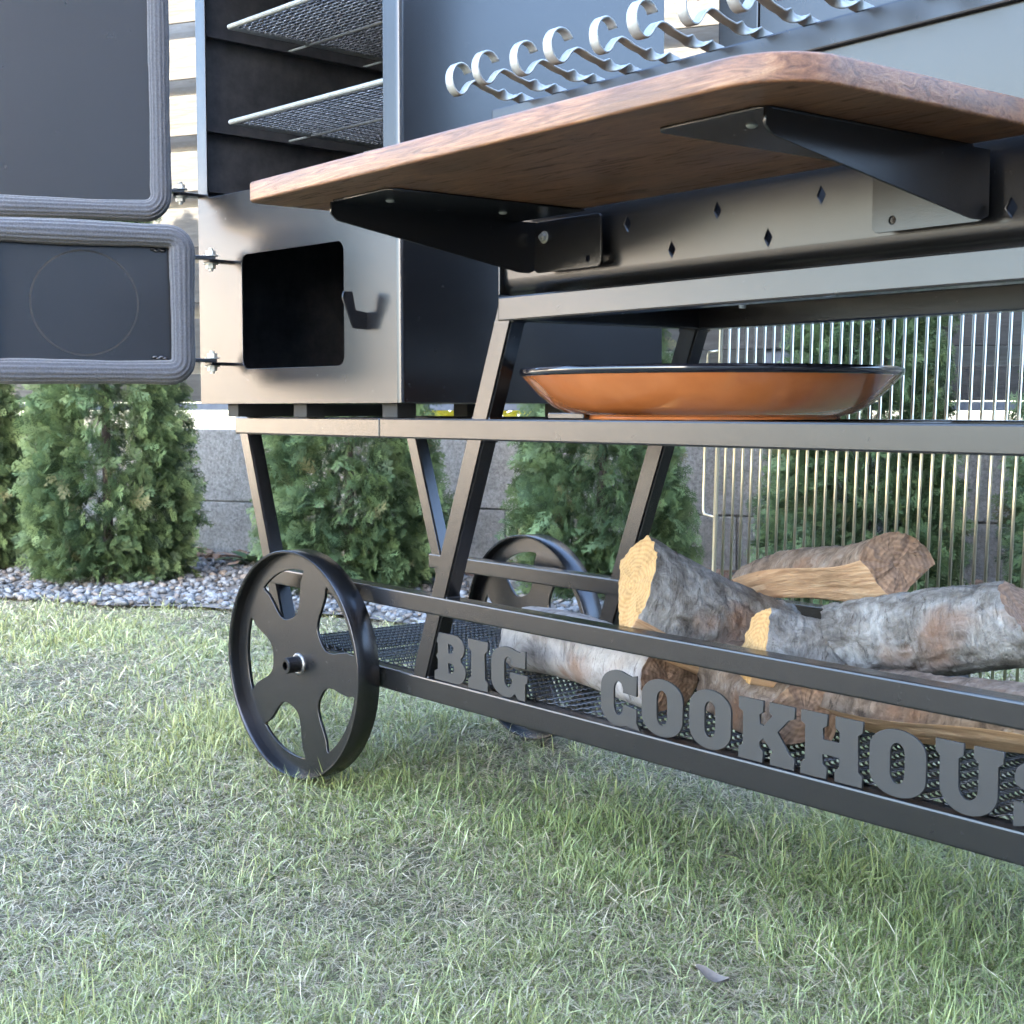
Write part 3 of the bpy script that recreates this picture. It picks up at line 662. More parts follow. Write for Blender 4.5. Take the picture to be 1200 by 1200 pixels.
# wheels
def wheel(x, y, z, flip, rz):
    """y = outer lip plane; axis along Y"""
    Rr = .252
    hole = []
    for k in range(5):
        a0 = 36 + 72 * k; pts = []
        for q in range(11): pts.append((.210, -23.5 + 47 * q / 10))
        for r_, ha in ((.203, 23.8), (.185, 21.5), (.160, 20.5), (.138, 20), (.120, 18), (.108, 13.5), (.102, 6.5)): pts.append((r_, ha))
        for r_, ha in ((.102, -6.5), (.108, -13.5), (.120, -18), (.138, -20), (.160, -20.5), (.185, -21.5), (.203, -23.8)): pts.append((r_, ha))
        hole.append([(r_ * math.cos(R(a0 + ha)), r_ * math.sin(R(a0 + ha))) for r_, ha in pts])
    me = upright(curve_me([arc(0, 0, Rr - .003, 0, 360, 95)[:-1]] + hole, .0026, .0009))
    sg = 1 if not flip else -1
    w = link('wheel', me, 'paint'); w.location = (x, y + sg * .028, z); w.rotation_euler = (0, 0, rz)
    # rim band
    prof = [(Rr - .005, -.028), (Rr - .001, -.0285), (Rr, -.0275), (Rr, .0275), (Rr - .001, .0285), (Rr - .005, .028), (Rr - .0055, .02), (Rr - .0055, -.02), (Rr - .005, -.028)]
    me = lathe_me(prof, 96); me.transform(Matrix.Rotation(R(90), 4, 'X')); rm = link('rim', me, 'paint', w, smooth=False)
    for p in me.polygons: p.use_smooth = abs(p.normal.y) < .5
    hp = [(.0095, -.040), (.0165, -.040), (.0175, -.038), (.0175, -.004), (.0175, .03), (.0095, .03), (.0095, -.040)]
    hp = [(a, b_ * sg) for a, b_ in hp]
    me = lathe_me(hp, 24); me.transform(Matrix.Rotation(R(90), 4, 'X') if False else Matrix(((1, 0, 0, 0), (0, 0, 1, 0), (0, -1, 0, 0), (0, 0, 0, 1)))); link('hub', me, 'paint', w)
    # weld bead round the hub
    pts = [Vector((.0205 * math.cos(t_), -.0035 * sg, .0205 * math.sin(t_))) for t_ in np.linspace(0, 6.283, 41)[:-1]]
    fr = [(Vector((p.x, 0, p.z)).normalized(), Vector((0, 1, 0))) for p in pts]
    me = sweep(pts, lambda i: [((.0035 + .0012 * (i % 2)) * math.cos(a), (.0035 + .0012 * (i % 2)) * math.sin(a)) for a in np.linspace(0, 6.283, 9)[:-1]], True, fr); link('weld', me, 'steel_dark', w, smooth=True)
    cp(w); return w
def f(n, l, b):
    b.inputs['Metallic'].default_value = .9; v = coords(n, l); s = noise(n, l, v, 120, 5)
    l.new(ramp(n, l, s, [(.35, (.10, .10, .11)), (.7, (.42, .41, .40))]), b.inputs['Base Color']); b.inputs['Roughness'].default_value = .42; bump(n, l, b, s, .4, .001)
M['steel_dark'] = mat('worn bare steel', f)
wheel(-2.752, 1.535, .274, False, R(4.5))
wheel(-2.735, 2.235, .274, True, R(-2))
cp(rod('axle', (-2.752, 1.555, .274), (-2.738, 2.215, .274), .0095, 'steel_dark', None, 14))

# letters, heavy slab-serif cut from sheet; each drawn in a unit box
def glyphs():
    G = {}
    def O(sq=.5): 
        return [arc(.5, .68, .5, 0, 180, 14, .32) + arc(.5, .32, .5, 180, 360, 14, .32), arc(.5, .64, .135, 0, 180, 10, .17) + arc(.5, .36, .135, 180, 360, 10, .17)]
    G['O'] = O()
    G['I'] = [[(0, 0), (1, 0), (1, .17), (.84, .24), (.84, .76), (1, .83), (1, 1), (0, 1), (0, .83), (.16, .76), (.16, .24), (0, .17)]]
    G['B'] = [[(0, 0), (.70, 0)] + arc(.70, .25, .30, -90, 62, 9, .25) + arc(.66, .745, .30, -52, 90, 9, .255) + [(0, 1), (0, .83), (.11, .78), (.11, .57), (.05, .5), (.11, .43), (.11, .22), (0, .17)],
              [(.44, .60)] + arc(.52, .70, .10, -90, 90, 6, .10) + [(.44, .80)], [(.44, .18)] + arc(.53, .29, .11, -90, 90, 6, .11) + [(.44, .40)]]
    G['C'] = [arc(.48, .68, .48, 62, 180, 12, .32) + arc(.48, .32, .48, 180, 300, 12, .32) + [(.80, .02), (1.10, 0), (1.0, .12), (1.0, .36), (.66, .40), (.63, .35)] + arc(.50, .36, .14, -10, -180, 8, .17) + arc(.50, .64, .14, 180, 10, 8, .17) + [(.63, .62), (1.0, .60), (1.0, .96), (.86, .93)]]
    G['G'] = [arc(.46, .68, .46, 62, 180, 12, .32) + arc(.46, .32, .46, 180, 285, 12, .32) + [(.70, .10), (.80, .0), (1.0, 0), (1.0, .34), (1.06, .36), (1.06, .50), (.56, .50), (.56, .40), (.64, .37)] + arc(.50, .36, .12, -5, -180, 8, .17) + arc(.50, .64, .12, 180, 10, 8, .17) + [(.62, .64), (1.0, .64), (1.0, .97), (.84, .93)]]
    G['K'] = [[(0, 0), (.44, 0), (.44, .18), (.38, .24), (.38, .33), (.45, .40), (.63, .20), (.58, .16), (.58, 0), (1, 0), (1, .18), (.92, .22), (.70, .55), (.90, .78), (1.0, .82), (1.0, 1), (.56, 1), (.56, .84), (.62, .80), (.46, .60), (.38, .62), (.38, .78), (.44, .82), (.44, 1), (0, 1), (0, .82), (.08, .77), (.08, .23), (0, .18)]]
    G['H'] = [[(0, 0), (.43, 0), (.43, .17), (.36, .22), (.36, .38), (.64, .38), (.64, .22), (.57, .17), (.57, 0), (1, 0), (1, .17), (.93, .22), (.93, .78), (1, .83), (1, 1), (.57, 1), (.57, .83), (.64, .78), (.64, .60), (.36, .60), (.36, .78), (.43, .83), (.43, 1), (0, 1), (0, .83), (.07, .78), (.07, .22), (0, .17)]]
    G['U'] = [[(0, 1), (0, .83), (.07, .78)] + arc(.5, .36, .43, 180, 360, 14, .36) + [(.93, .78), (1, .83), (1, 1), (.58, 1), (.58, .83), (.65, .78)] + arc(.5, .38, .15, 0, -180, 8, .17) + [(.35, .78), (.42, .83), (.42, 1)]]
    G['S'] = [arc(.5, .70, .48, 40, 200, 12, .30) + [(.30, .50), (.62, .36), (.60, .22), (.42, .20), (.36, .34), (.02, .36), (.02, .02), (.20, .06)] + arc(.5, .30, .48, 235, 380, 12, .30) + [(.72, .52), (.38, .66), (.40, .80), (.56, .80), (.62, .66), (.96, .64), (.96, .98), (.84, .93)]]
    G['E'] = [[(0, 0), (1, 0), (1, .36), (.84, .36), (.76, .2), (.42, .2), (.42, .41), (.60, .41), (.66, .34), (.74, .34), (.74, .66), (.66, .66), (.60, .60), (.42, .60), (.42, .8), (.76, .8), (.84, .66), (1, .66), (1, 1), (0, 1), (0, .83), (.09, .78), (.09, .22), (0, .17)]]
    return G
GL = glyphs()
for ch, x0, x1 in (('B', -2.325, -2.221), ('I', -2.212, -2.150), ('G', -2.138, -2.036), ('C', -1.826, -1.738), ('O', -1.724, -1.629), ('O', -1.613, -1.523), ('K', -1.506, -1.395), ('H', -1.382, -1.270), ('O', -1.257, -1.163), ('U', -1.148, -1.045), ('S', -1.030, -.938), ('E', -.922, -.822)):
    zb, zt = .2975, .392
    me = upright(curve_me([[(x * (x1 - x0), y * (zt - zb)) for x, y in sp] for sp in GL[ch]], .0018, .0004))
    cp(link('letter', me, 'paint_tex', None, (x0, 1.628, zb)))

# ================================================================== GRILL TUB
tub = thing('grill_tub', 'dark grey sheet-steel grill tub with diamond vents and a wooden shelf bolted on', 'grill', (-1.55, 1.89, 1.04))
to = tub.location.copy()
def tp(o): o.parent = tub; o.location = o.location - to; return o
TX0, TX1, TY0, TY1, TZ0, TZ1 = -2.168, -.932, 1.66, 2.14, 1.044, 1.388
dia = []
for k in range(-4, 8):
    xx = -1.503 + .1045 * k; zz = 1.0955 if k % 2 == 0 else 1.1475
    if TX0 + .03 < xx < TX1 - .03: dia.append([(xx, zz - .015), (xx + .0095, zz), (xx, zz + .015), (xx - .0095, zz)])
me = upright(curve_me([[(TX0, 1.078), (TX1, 1.078), (TX1, TZ1), (TX0, TZ1)]] + dia, .0022, .0005)); me.transform(Matrix.Translation((0, 0, TZ1)) @ Matrix.Rotation(R(3.0), 4, 'X') @ Matrix.Translation((0, 0, -TZ1))); TIN = math.tan(R(3.0)) * (TZ1 - 1.078); tp(link('front_wall', me, 'paint_sheet', None, (0, TY0 + .0025, 0)))
# bent lower edge and floor
rb = .034; prof = [Vector((0, TY0 + TIN + .0002 + rb - rb * math.cos(a), 1.078 - rb * math.sin(a))) for a in np.linspace(0, math.pi / 2, 9)]
bm = bmesh.new(); L_ = [[bm.verts.new((xx, p.y, p.z)) for xx in (TX0, TX1)] for p in prof]; Li = [[bm.verts.new((xx, p.y + .005, p.z + .005)) for xx in (TX0, TX1)] for p in prof]
for i in range(8):
    bm.faces.new((L_[i][0], L_[i][1], L_[i + 1][1], L_[i + 1][0])); bm.faces.new((Li[i][0], Li[i + 1][0], Li[i + 1][1], Li[i][1]))
tp(link('bent_edge', from_bm(bm, 'bend'), 'paint_sheet', None, smooth=True))
tp(box('tub_floor', (TX0 + .001, TY0 + TIN + rb, 1.0442), (TX1 - .001, TY1 - .001, 1.049), 'paint_sheet', None, 0))
tp(box('side_wall', (TX0 + .0005, TY0 + .0055, 1.0495), (TX0 + .005, TY1 - .006, TZ1 - .001), 'paint_sheet', None, .001))
tp(box('side_wall', (TX1 - .005, TY0 + .0055, 1.0495), (TX1 - .0005, TY1 - .006, TZ1 - .001), 'paint_sheet', None, .001))
tp(box('back_wall', (TX0, TY1 - .0055, 1.0495), (TX1, TY1 - .001, TZ1), 'paint_sheet', None, .001))
tp(box('flange', (TX0 + .0015, TY0 - .011, 1.352), (TX1 - .0015, TY0 - .0006, TZ1 + .004), 'paint_sheet', None, .003))
tp(box('hood_panel', (-2.03, TY1 - .030, TZ1 + .004), (-1.926, TY1 - .008, 1.95), 'paint_sheet', None, .003))
tp(box('hood_panel', (-1.924, TY1 - .029, TZ1 + .004), (TX1, TY1 - .009, 1.95), 'paint_sheet', None, .003))
tp(rod('drain_bolt', (-1.735, 1.87, 1.01), (-1.735, 1.87, 1.0445), .006, 'galv', None))

# wooden shelf
BZ0, BZ1 = 1.174, 1.206
BX0, BX1, BY0, BY1 = -2.155, -1.0, 1.135, 1.615
me = curve_me([rrect(BX0, BY0, BX1, BY1, [.022, .085, .03, .02], 10)], (BZ1 - BZ0) / 2 - .004, .004, 3)
shelf = tp(link('wooden_shelf', me, 'board', None, (0, 0, (BZ0 + BZ1) / 2)))
def bracket(xw, dr):
    """xw web plane, dr = +1 plates reach towards +X, -1 towards -X"""
    X = lambda a: xw + dr * a
    pl = [(X(0), 1.225), (X(.18), 1.225), (X(.18), 1.618), (X(0), 1.618)]
    if dr < 0: pl = pl[::-1]
    r_ = [(X(.012), 1.225), (X(.168), 1.225), (X(.18), 1.237), (X(.18), 1.618), (X(0), 1.618), (X(0), 1.237)]
    me = curve_me([r_ if dr > 0 else r_[::-1]], .0014, .0004); br = tp(link('bracket', me, 'paint', None, (0, 0, BZ0 - .0022)))
    w = [(1.226, BZ0 - .0035), (1.226, BZ0 - .022), (1.238, BZ0 - .032), (1.618, 1.080), (1.640, 1.080), (1.655, 1.086), (1.655, BZ0 - .0035)]
    me = curve_me([w], .0016, .0004)
    me.transform(Matrix(((0, 0, 1, 0), (1, 0, 0, 0), (0, 1, 0, 0), (0, 0, 0, 1))))
    wb = link('web', me, 'paint', br, (X(.002), 0, -br.location.z + 0)); wb.location = (X(.002), 0, -(BZ0 - .0022))
    a, b_ = sorted((X(.004), X(.184)))
    sp = rrect(a, 1.080, b_, BZ0 - .004, .010, 4)
    hx = X(.15); me = upright(curve_me([sp, arc(hx, 1.095, .0065, 0, 360, 16)[:-1]], .0016, .0004))
    mp = link('mount_plate', me, 'paint', br); mp.location = (0, 1.6535, -(BZ0 - .0022))
    for (bx, bz) in ((X(.032), 1.142),):
        o = link('bolt', BOLT, None, br); o.location = (bx, 1.6515, bz - (BZ0 - .0022)); o.rotation_euler = (R(90), .3, 0); o.scale = (1.25,) * 3
    for (sx, sy) in ((X(.08), 1.29), (X(.08), 1.52)):
        me = lathe_me([(0, -.003), (.0045, -.0028), (.007, -.0008), (.0072, 0)], 14); me.materials.append(M['galv'])
        o = link('screw', me, None, br, (sx, sy, -.0018), smooth=True)
    return br
bracket(-2.045, 1); bracket(-1.105, -1)

# skewers laid over the front edge of the tub
def skewer_me(ph):
    path = []
    z0 = TZ1 + .0105
    ctrl = [(-.40, z0), (-.02, z0), (.055, z0 + .001), (.088, z0 + .006), (.108, z0 + .013), (.122, z0 + .014), (.133, z0 + .006), (.142, z0 - .006), (.150, z0 - .0130)]
    # Catmull-Rom through the control points
    def cr(p0, p1, p2, p3, t): return tuple(.5 * ((2 * b) + (-a + c) * t + (2 * a - 5 * b + 4 * c - d) * t * t + (-a + 3 * b - 3 * c + d) * t ** 3) for a, b, c, d in zip(p0, p1, p2, p3))
    for i in range(len(ctrl) - 1):
        p = [ctrl[max(0, i - 1)], ctrl[i], ctrl[i + 1], ctrl[min(len(ctrl) - 1, i + 2)]]; k = 14 if i == 1 else (4 if i else 6)
        for q in range(k): path.append(cr(*p, q / k))
    cxs, czs, rc = .151, z0 + .0125, .027
    for a in np.linspace(-80, 150, 24): path.append((cxs + rc * math.cos(R(a)) * .85, czs + rc * math.sin(R(a)) * 1.0 + .001))
    pts = [Vector((0, -s, z)) for s, z in path]; n_ = len(pts); fr = []
    for i in range(n_):
        t = (pts[min(n_ - 1, i + 1)] - pts[max(0, i - 1)]).normalized(); A = Vector((1, 0, 0)); B = t.cross(A).normalized(); s = path[i][0]
        tw = 0.0
        if s < .062 and i < 30: tw = (.066 - s) / .066 * R(270) if s > -.022 else R(360)
        A2 = A * math.cos(tw) + B * math.sin(tw); B2 = B * math.cos(tw) - A * math.sin(tw); fr.append((A2, B2))
    w, t = .0100, .0019
    sec = [(-w, -t * .6), (-w * .85, -t), (w * .85, -t), (w, -t * .6), (w, t * .6), (w * .85, t), (-w * .85, t), (-w, t * .6)]
    return sweep(pts, sec, frames=fr)
SK = skewer_me(0); SK.materials.append(M['galv']); SK.polygons.foreach_set('use_smooth', [True] * len(SK.polygons))
ordn = ['leftmost', 'second', 'third', 'fourth', 'fifth', 'sixth', 'seventh', 'eighth', 'ninth', 'tenth']
for k in range(10):
    o = bpy.data.objects.new('skewer', SK); COL.objects.link(o); o.location = (-2.082 + .0955 * k, TY0 + random.uniform(-.004, .004), random.uniform(-.001, .002)); o.rotation_euler = (0, random.uniform(-.0, .0), random.uniform(-.06, .06)); o.scale = (random.uniform(.92, 1.06), random.uniform(.93, 1.07), 1)
    tag(o, ('leftmost' if k == 0 else ordn[k] + ' from the left') + ' of the silver twisted skewers with curled handles along the grill tub', 'skewer', 'skewers laid over the edge of the grill tub')

# ================================================================== SMOKER CABINET
CK = Vector((-2.4015, 1.600, .847)); CROT = R(5)
cab = thing('smoker_cabinet', 'tall dark steel smoker cabinet with two open doors standing on the trolley', 'smoker', CK, CROT)
CW, CD, CH = .762, .79, 1.16; TH = .004
RC = .012
me = upright(curve_me([rrect(-CW, 0, -RC, CH, .002, 2), rrect(-.578, .078, -.188, .338, .022, 5), rrect(-.722, .480, -.052, 1.09, [.014] * 4, 4)], TH / 2 - .0006, .0006))
link('front_panel', me, 'paint_sheet', cab, (0, TH / 2, 0))
def cb(name, lo, hi, m_='paint_sheet', bev=.001): return box(name, lo, hi, m_, cab, bev)
cb('side_panel', (-TH, RC, .0005), (0, CD, CH - .0005), bev=0)
bm = bmesh.new(); ca_ = [(-RC + RC * math.sin(a), RC - RC * math.cos(a)) for a in np.linspace(0, math.pi / 2, 9)]; ci_ = [(-RC + (RC - .004) * math.sin(a), RC - (RC - .004) * math.cos(a)) for a in np.linspace(0, math.pi / 2, 9)]
lv = [[[bm.verts.new((x_, y_, z_)) for x_, y_ in q_] for z_ in (.0006, CH - .0006)] for q_ in (ca_, ci_)]
for i in range(8):
    bm.faces.new((lv[0][0][i], lv[0][0][i + 1], lv[0][1][i + 1], lv[0][1][i])); bm.faces.new((lv[1][0][i + 1], lv[1][0][i], lv[1][1][i], lv[1][1][i + 1]))
link('rounded_corner', from_bm(bm, 'corner'), 'paint_sheet', cab, smooth=True)
cb('side_panel', (-CW + .0002, TH + .0005, .0005), (-CW + TH, CD, CH - .0005))
cb('back_panel', (-CW + TH + .0005, CD - TH, .0005), (-TH - .0005, CD - .0005, CH - .0005)); cb('top_panel', (-CW + TH + .0005, TH + .0005, CH - TH), (-TH - .0005, CD - TH - .0005, CH - .0006)); cb('bottom_panel', (-CW + TH + .0005, TH + .0005, .0006), (-TH - .0005, CD - TH - .0005, TH))
# soot-black linings of the two chambers
for z0, z1 in ((.012, .430), (.438, 1.14)):
    cb('lining', (-CW + .006, TH + .002, z0), (-CW + .010, CD - .008, z1), 'soot', 0); cb('lining', (-.010, TH + .002, z0), (-.006, CD - .008, z1), 'soot', 0)
    cb('lining', (-CW + .012, CD - .012, z0), (-.012, CD - .008, z1), 'soot', 0)
cb('chamber_floor', (-CW + .012, TH + .002, .012), (-.012, CD - .014, .016), 'soot', 0); cb('chamber_floor', (-CW + .005, TH + .001, .432), (-.005, CD - .006, .437), 'soot', 0)
for z in (.500, .640, .858):
    for xs in ((-CW + .0105, -CW + .034), (-.034, -.0105)):
        cb('shelf_ledge', (xs[0], .012, z - .003), (xs[1], CD - .02, z), 'soot', .0005)
for xx in (-.42, -.10):
    for yy in (.03, .50): cb('foot', (xx, yy, -.0305), (xx + .05, yy + .05, -.0003), 'rubber', .002)
cb('foot', (-.70, .035, -.0305), (-.655, .52, -.0003), 'rubber', .002)
# latch catch, a bent Y-shaped plate
me = curve_me([[(0, -.020), (-.034, -.018), (-.060, .042), (-.057, .054), (-.036, .055), (-.028, .018), (0, .014)][::-1]], .0018, .0004)
me.transform(Matrix(((0, 0, 1, 0), (1, 0, 0, 0), (0, 1, 0, 0), (0, 0, 0, 1))))
link('latch_catch', me, 'paint', cab, (-.112, -.0006, .170))
# doors
def gasket_me(w, h, r, rad, ribs=15, wr=.9):
    """knitted rope swept round a rounded rectangle in XZ; local x 0..w, z 0..h; bulges towards +Y"""
    pl = rrect(0, 0, w, h, r, 7); dense = []
    for i, p in enumerate(pl):
        q = pl[(i + 1) % len(pl)]; d = math.dist(p, q); k = max(1, int(d / .02))
        for j in range(k): dense.append((p[0] + (q[0] - p[0]) * j / k, p[1] + (q[1] - p[1]) * j / k))
    n_ = len(dense); pts = [Vector((a, 0, b_)) for a, b_ in dense]; fr = []
    for i in range(n_):
        t = (pts[(i + 1) % n_] - pts[i - 1]).normalized(); fr.append((t.cross(Vector((0, 1, 0))), Vector((0, 1, 0))))
    g = random.Random(4)
    wob = [1 + .05 * math.sin(i * .35) + .02 * g.uniform(-1, 1) for i in range(n_)]
    def sec(i):
        o = []; K = ribs * 4
        for j in range(K):
            a = 2 * math.pi * j / K; rr = rad * wob[i] * (1 + .11 * abs(math.cos(a * ribs / 2)) - .05); o.append((rr * math.cos(a), rr * wr * math.sin(a)))
        return o
    me = sweep(pts, sec, True, fr); me.polygons.foreach_set('use_smooth', [True] * len(me.polygons)); return me
def door(px, z0, z1, w, ang, hinges, rad, circle, lab, rnd, st=.045):
    P0 = Vector((px, -.045, 0)); phi = R(ang)
    d = upright(curve_me([rrect(st, z0, st + w, z1, rnd, 6)], .006, .002))
    o = link('door', d, 'paint_sheet', cab, P0, (0, 0, -phi)); o['label'] = lab
    # inner face looks along local +Y
    g = gasket_me(w - 2 * rad + .004, z1 - z0 - 2 * rad + .004, rnd * .62, rad); link('gasket', g, 'rope', o, (st + rad - .002, .008 + rad * .62, z0 + rad - .002))
    if circle:
        cx_, cz_, rc = st + w / 2, (z0 + z1) / 2, .115
        pts = [Vector((cx_ + rc * math.cos(a), .0085, cz_ + rc * math.sin(a))) for a in np.linspace(0, 6.2832, 65)[:-1]]; fr = [((p - Vector((cx_, .0085, cz_))).normalized(), Vector((0, 1, 0))) for p in pts]
        me = sweep(pts, [(-.002, -.001), (.002, -.001), (.002, .0004), (-.002, .0004)], True, fr); link('vent_disc_edge', me, 'rubber', o)
        me = upright(curve_me([arc(cx_, cz_, rc - .002, 0, 360, 64)[:-1]], .0006, 0)); link('vent_disc', me, 'paint_sheet', o, (0, .0086, 0))
        for zz in (z0 + .055, z1 - .055):   # weld blobs beside the rope
            bm = bmesh.new()
            for q in range(4):
                c = bmesh.ops.create_icosphere(bm, subdivisions=2, radius=.006); bmesh.ops.scale(bm, vec=(1.3, .7, .8), verts=c['verts']); bmesh.ops.translate(bm, verts=c['verts'], vec=(q * .007, 0, .003 * (q % 2)))
            link('weld', from_bm(bm, 'weld'), 'paint', o, (.108, .011, zz), smooth=True)
    for hz in hinges:
        # lug on the cabinet, lug on the door, one bolt through both
        lx = px + .008
        a = box('hinge_lug', (lx - .012, -.062, hz - .005), (lx + .018, -.0005, hz + .002), 'paint', cab, .001)
        b_ = link('hinge_lug', box_me((.062, .026, .008), .001), 'paint', o, (.022, 0, hz + .0065))
        for sg in (1, -1):
            t = link('bolt', BOLT, None, a); t.location = Vector((px, -.045, hz + (.0108 if sg > 0 else -.0053))) - a.location; t.rotation_euler = (0 if sg > 0 else math.pi, 0, .4); t.scale = (1.9, 1.9, 2.0)
    return o
door(-.635, .046, .398, .47, 112, (.325, .092), .0255, True, 'lower fire-box door, open, grey rope gasket round its inner face', .05)
door(-.765, .425, 1.13, .74, 118, (.489, 1.06), .0225, False, 'upper smoking-chamber door, open, grey rope gasket round its inner face', .06, .024)
# racks inside the cabinet
RK = expanded(-.655, -.02, .03, .70, .032, .0145, .0034, .0022)
def rack(z, lab):
    t = thing('mesh_rack', lab, 'rack', CK + Vector((0, 0, z)), CROT, 'racks inside the smoker')
    m_ = link('mesh', RK, 'steel_dark', t); m_['kind'] = 'stuff'
    for a, b_ in (((-.66, .028, 0), (-.016, .028, 0)), ((-.66, .705, 0), (-.016, .705, 0)), ((-.66, .028, 0), (-.66, .705, 0)), ((-.018, .028, 0), (-.018, .705, 0))): rod('frame_rod', a, b_, .006, 'galv', t, 10)
    for yy in (.25, .48): rod('support_rod', (-.745, yy, -.004), (-.015, yy, -.004), .003, 'galv', t, 8)
rack(.650, 'lower silver wire mesh rack inside the open smoker chamber'); rack(.866, 'upper silver wire mesh rack inside the open smoker chamber')

# ================================================================== PAN
pan = thing('paella_pan', 'wide shallow orange enamel pan with black rim on the trolley table', 'pan', (-1.849, 1.906, .8165), .5)
Rp = .345
prof = [(0, .004), (.235, .004), (.245, .0075), (.2600, .010), (.285, .022), (.312, .045), (.333, .068), (.3405, .0765)]
me = lathe_me(prof, 128); link('bowl', me, 'orange', pan, smooth=True)
me = lathe_me([(.3400, .0762), (.3445, .0778), (.3465, .083), (.346, .0885), (.3435, .091), (.340, .0895), (.336, .080), (.31, .054), (.28, .03), (.24, .016), (0, .013)], 128); link('rim', me, 'enamel', pan, smooth=True)
me = lathe_me([(.228, 0), (.236, 0), (.237, .0075), (.228, .0075)], 96); link('foot_ring', me, 'orange', pan, smooth=False)

# ================================================================== GRATE
gx0, gx1, gz0, gz1 = -2.200, -1.20, .26, 1.16
gr = thing('grill_grate', 'upright stainless grill grate of thin vertical bars leaning on the back of the trolley', 'grate', (gx0, 2.275, 0), 0)
gr.rotation_euler = (R(0.6), R(2.2), 0)
nb = 40
BM_ = rod_me((0, 0, gz0), (0, 0, gz1), .0031, 8); BM_.materials.append(M['steel']); BM_.polygons.foreach_set('use_smooth', [True] * len(BM_.polygons))
for k in range(1, nb): link('bar', BM_, None, gr, ((gx1 - gx0) * k / nb, 0, 0))
for x in (0, gx1 - gx0): rod('frame_bar', (x, 0, gz0), (x, 0, gz1), .0048, 'steel', gr)
for z in (gz0, gz1): rod('cross_bar', (0, .0075, z), (gx1 - gx0, .0075, z), .0048, 'steel', gr)
for x in (.16, .80):      # hooks over the rear table rail
    for a, b_ in (((x, .006, .842), (x, -.15, .842)), ((x, -.15, .842), (x, -.15, .80))): rod('hook', a, b_, .004, 'steel', gr)
hp = [Vector(p) for p in ((0, 0, .600), (-.034, 0, .603), (-.0375, 0, .612), (-.0375, 0, .95), (-.034, 0, .957), (0, 0, .96))]
for a, b_ in zip(hp[:-1], hp[1:]): pass
fr = []
for i in range(len(hp)):
    t = (hp[min(len(hp) - 1, i + 1)] - hp[max(0, i - 1)]).normalized(); fr.append((t.cross(Vector((0, 1, 0))), Vector((0, 1, 0))))
link('handle', sweep(hp, [(.003 * math.cos(a), .003 * math.sin(a)) for a in np.linspace(0, 6.283, 9)[:-1]], frames=fr), 'steel', gr, smooth=True)

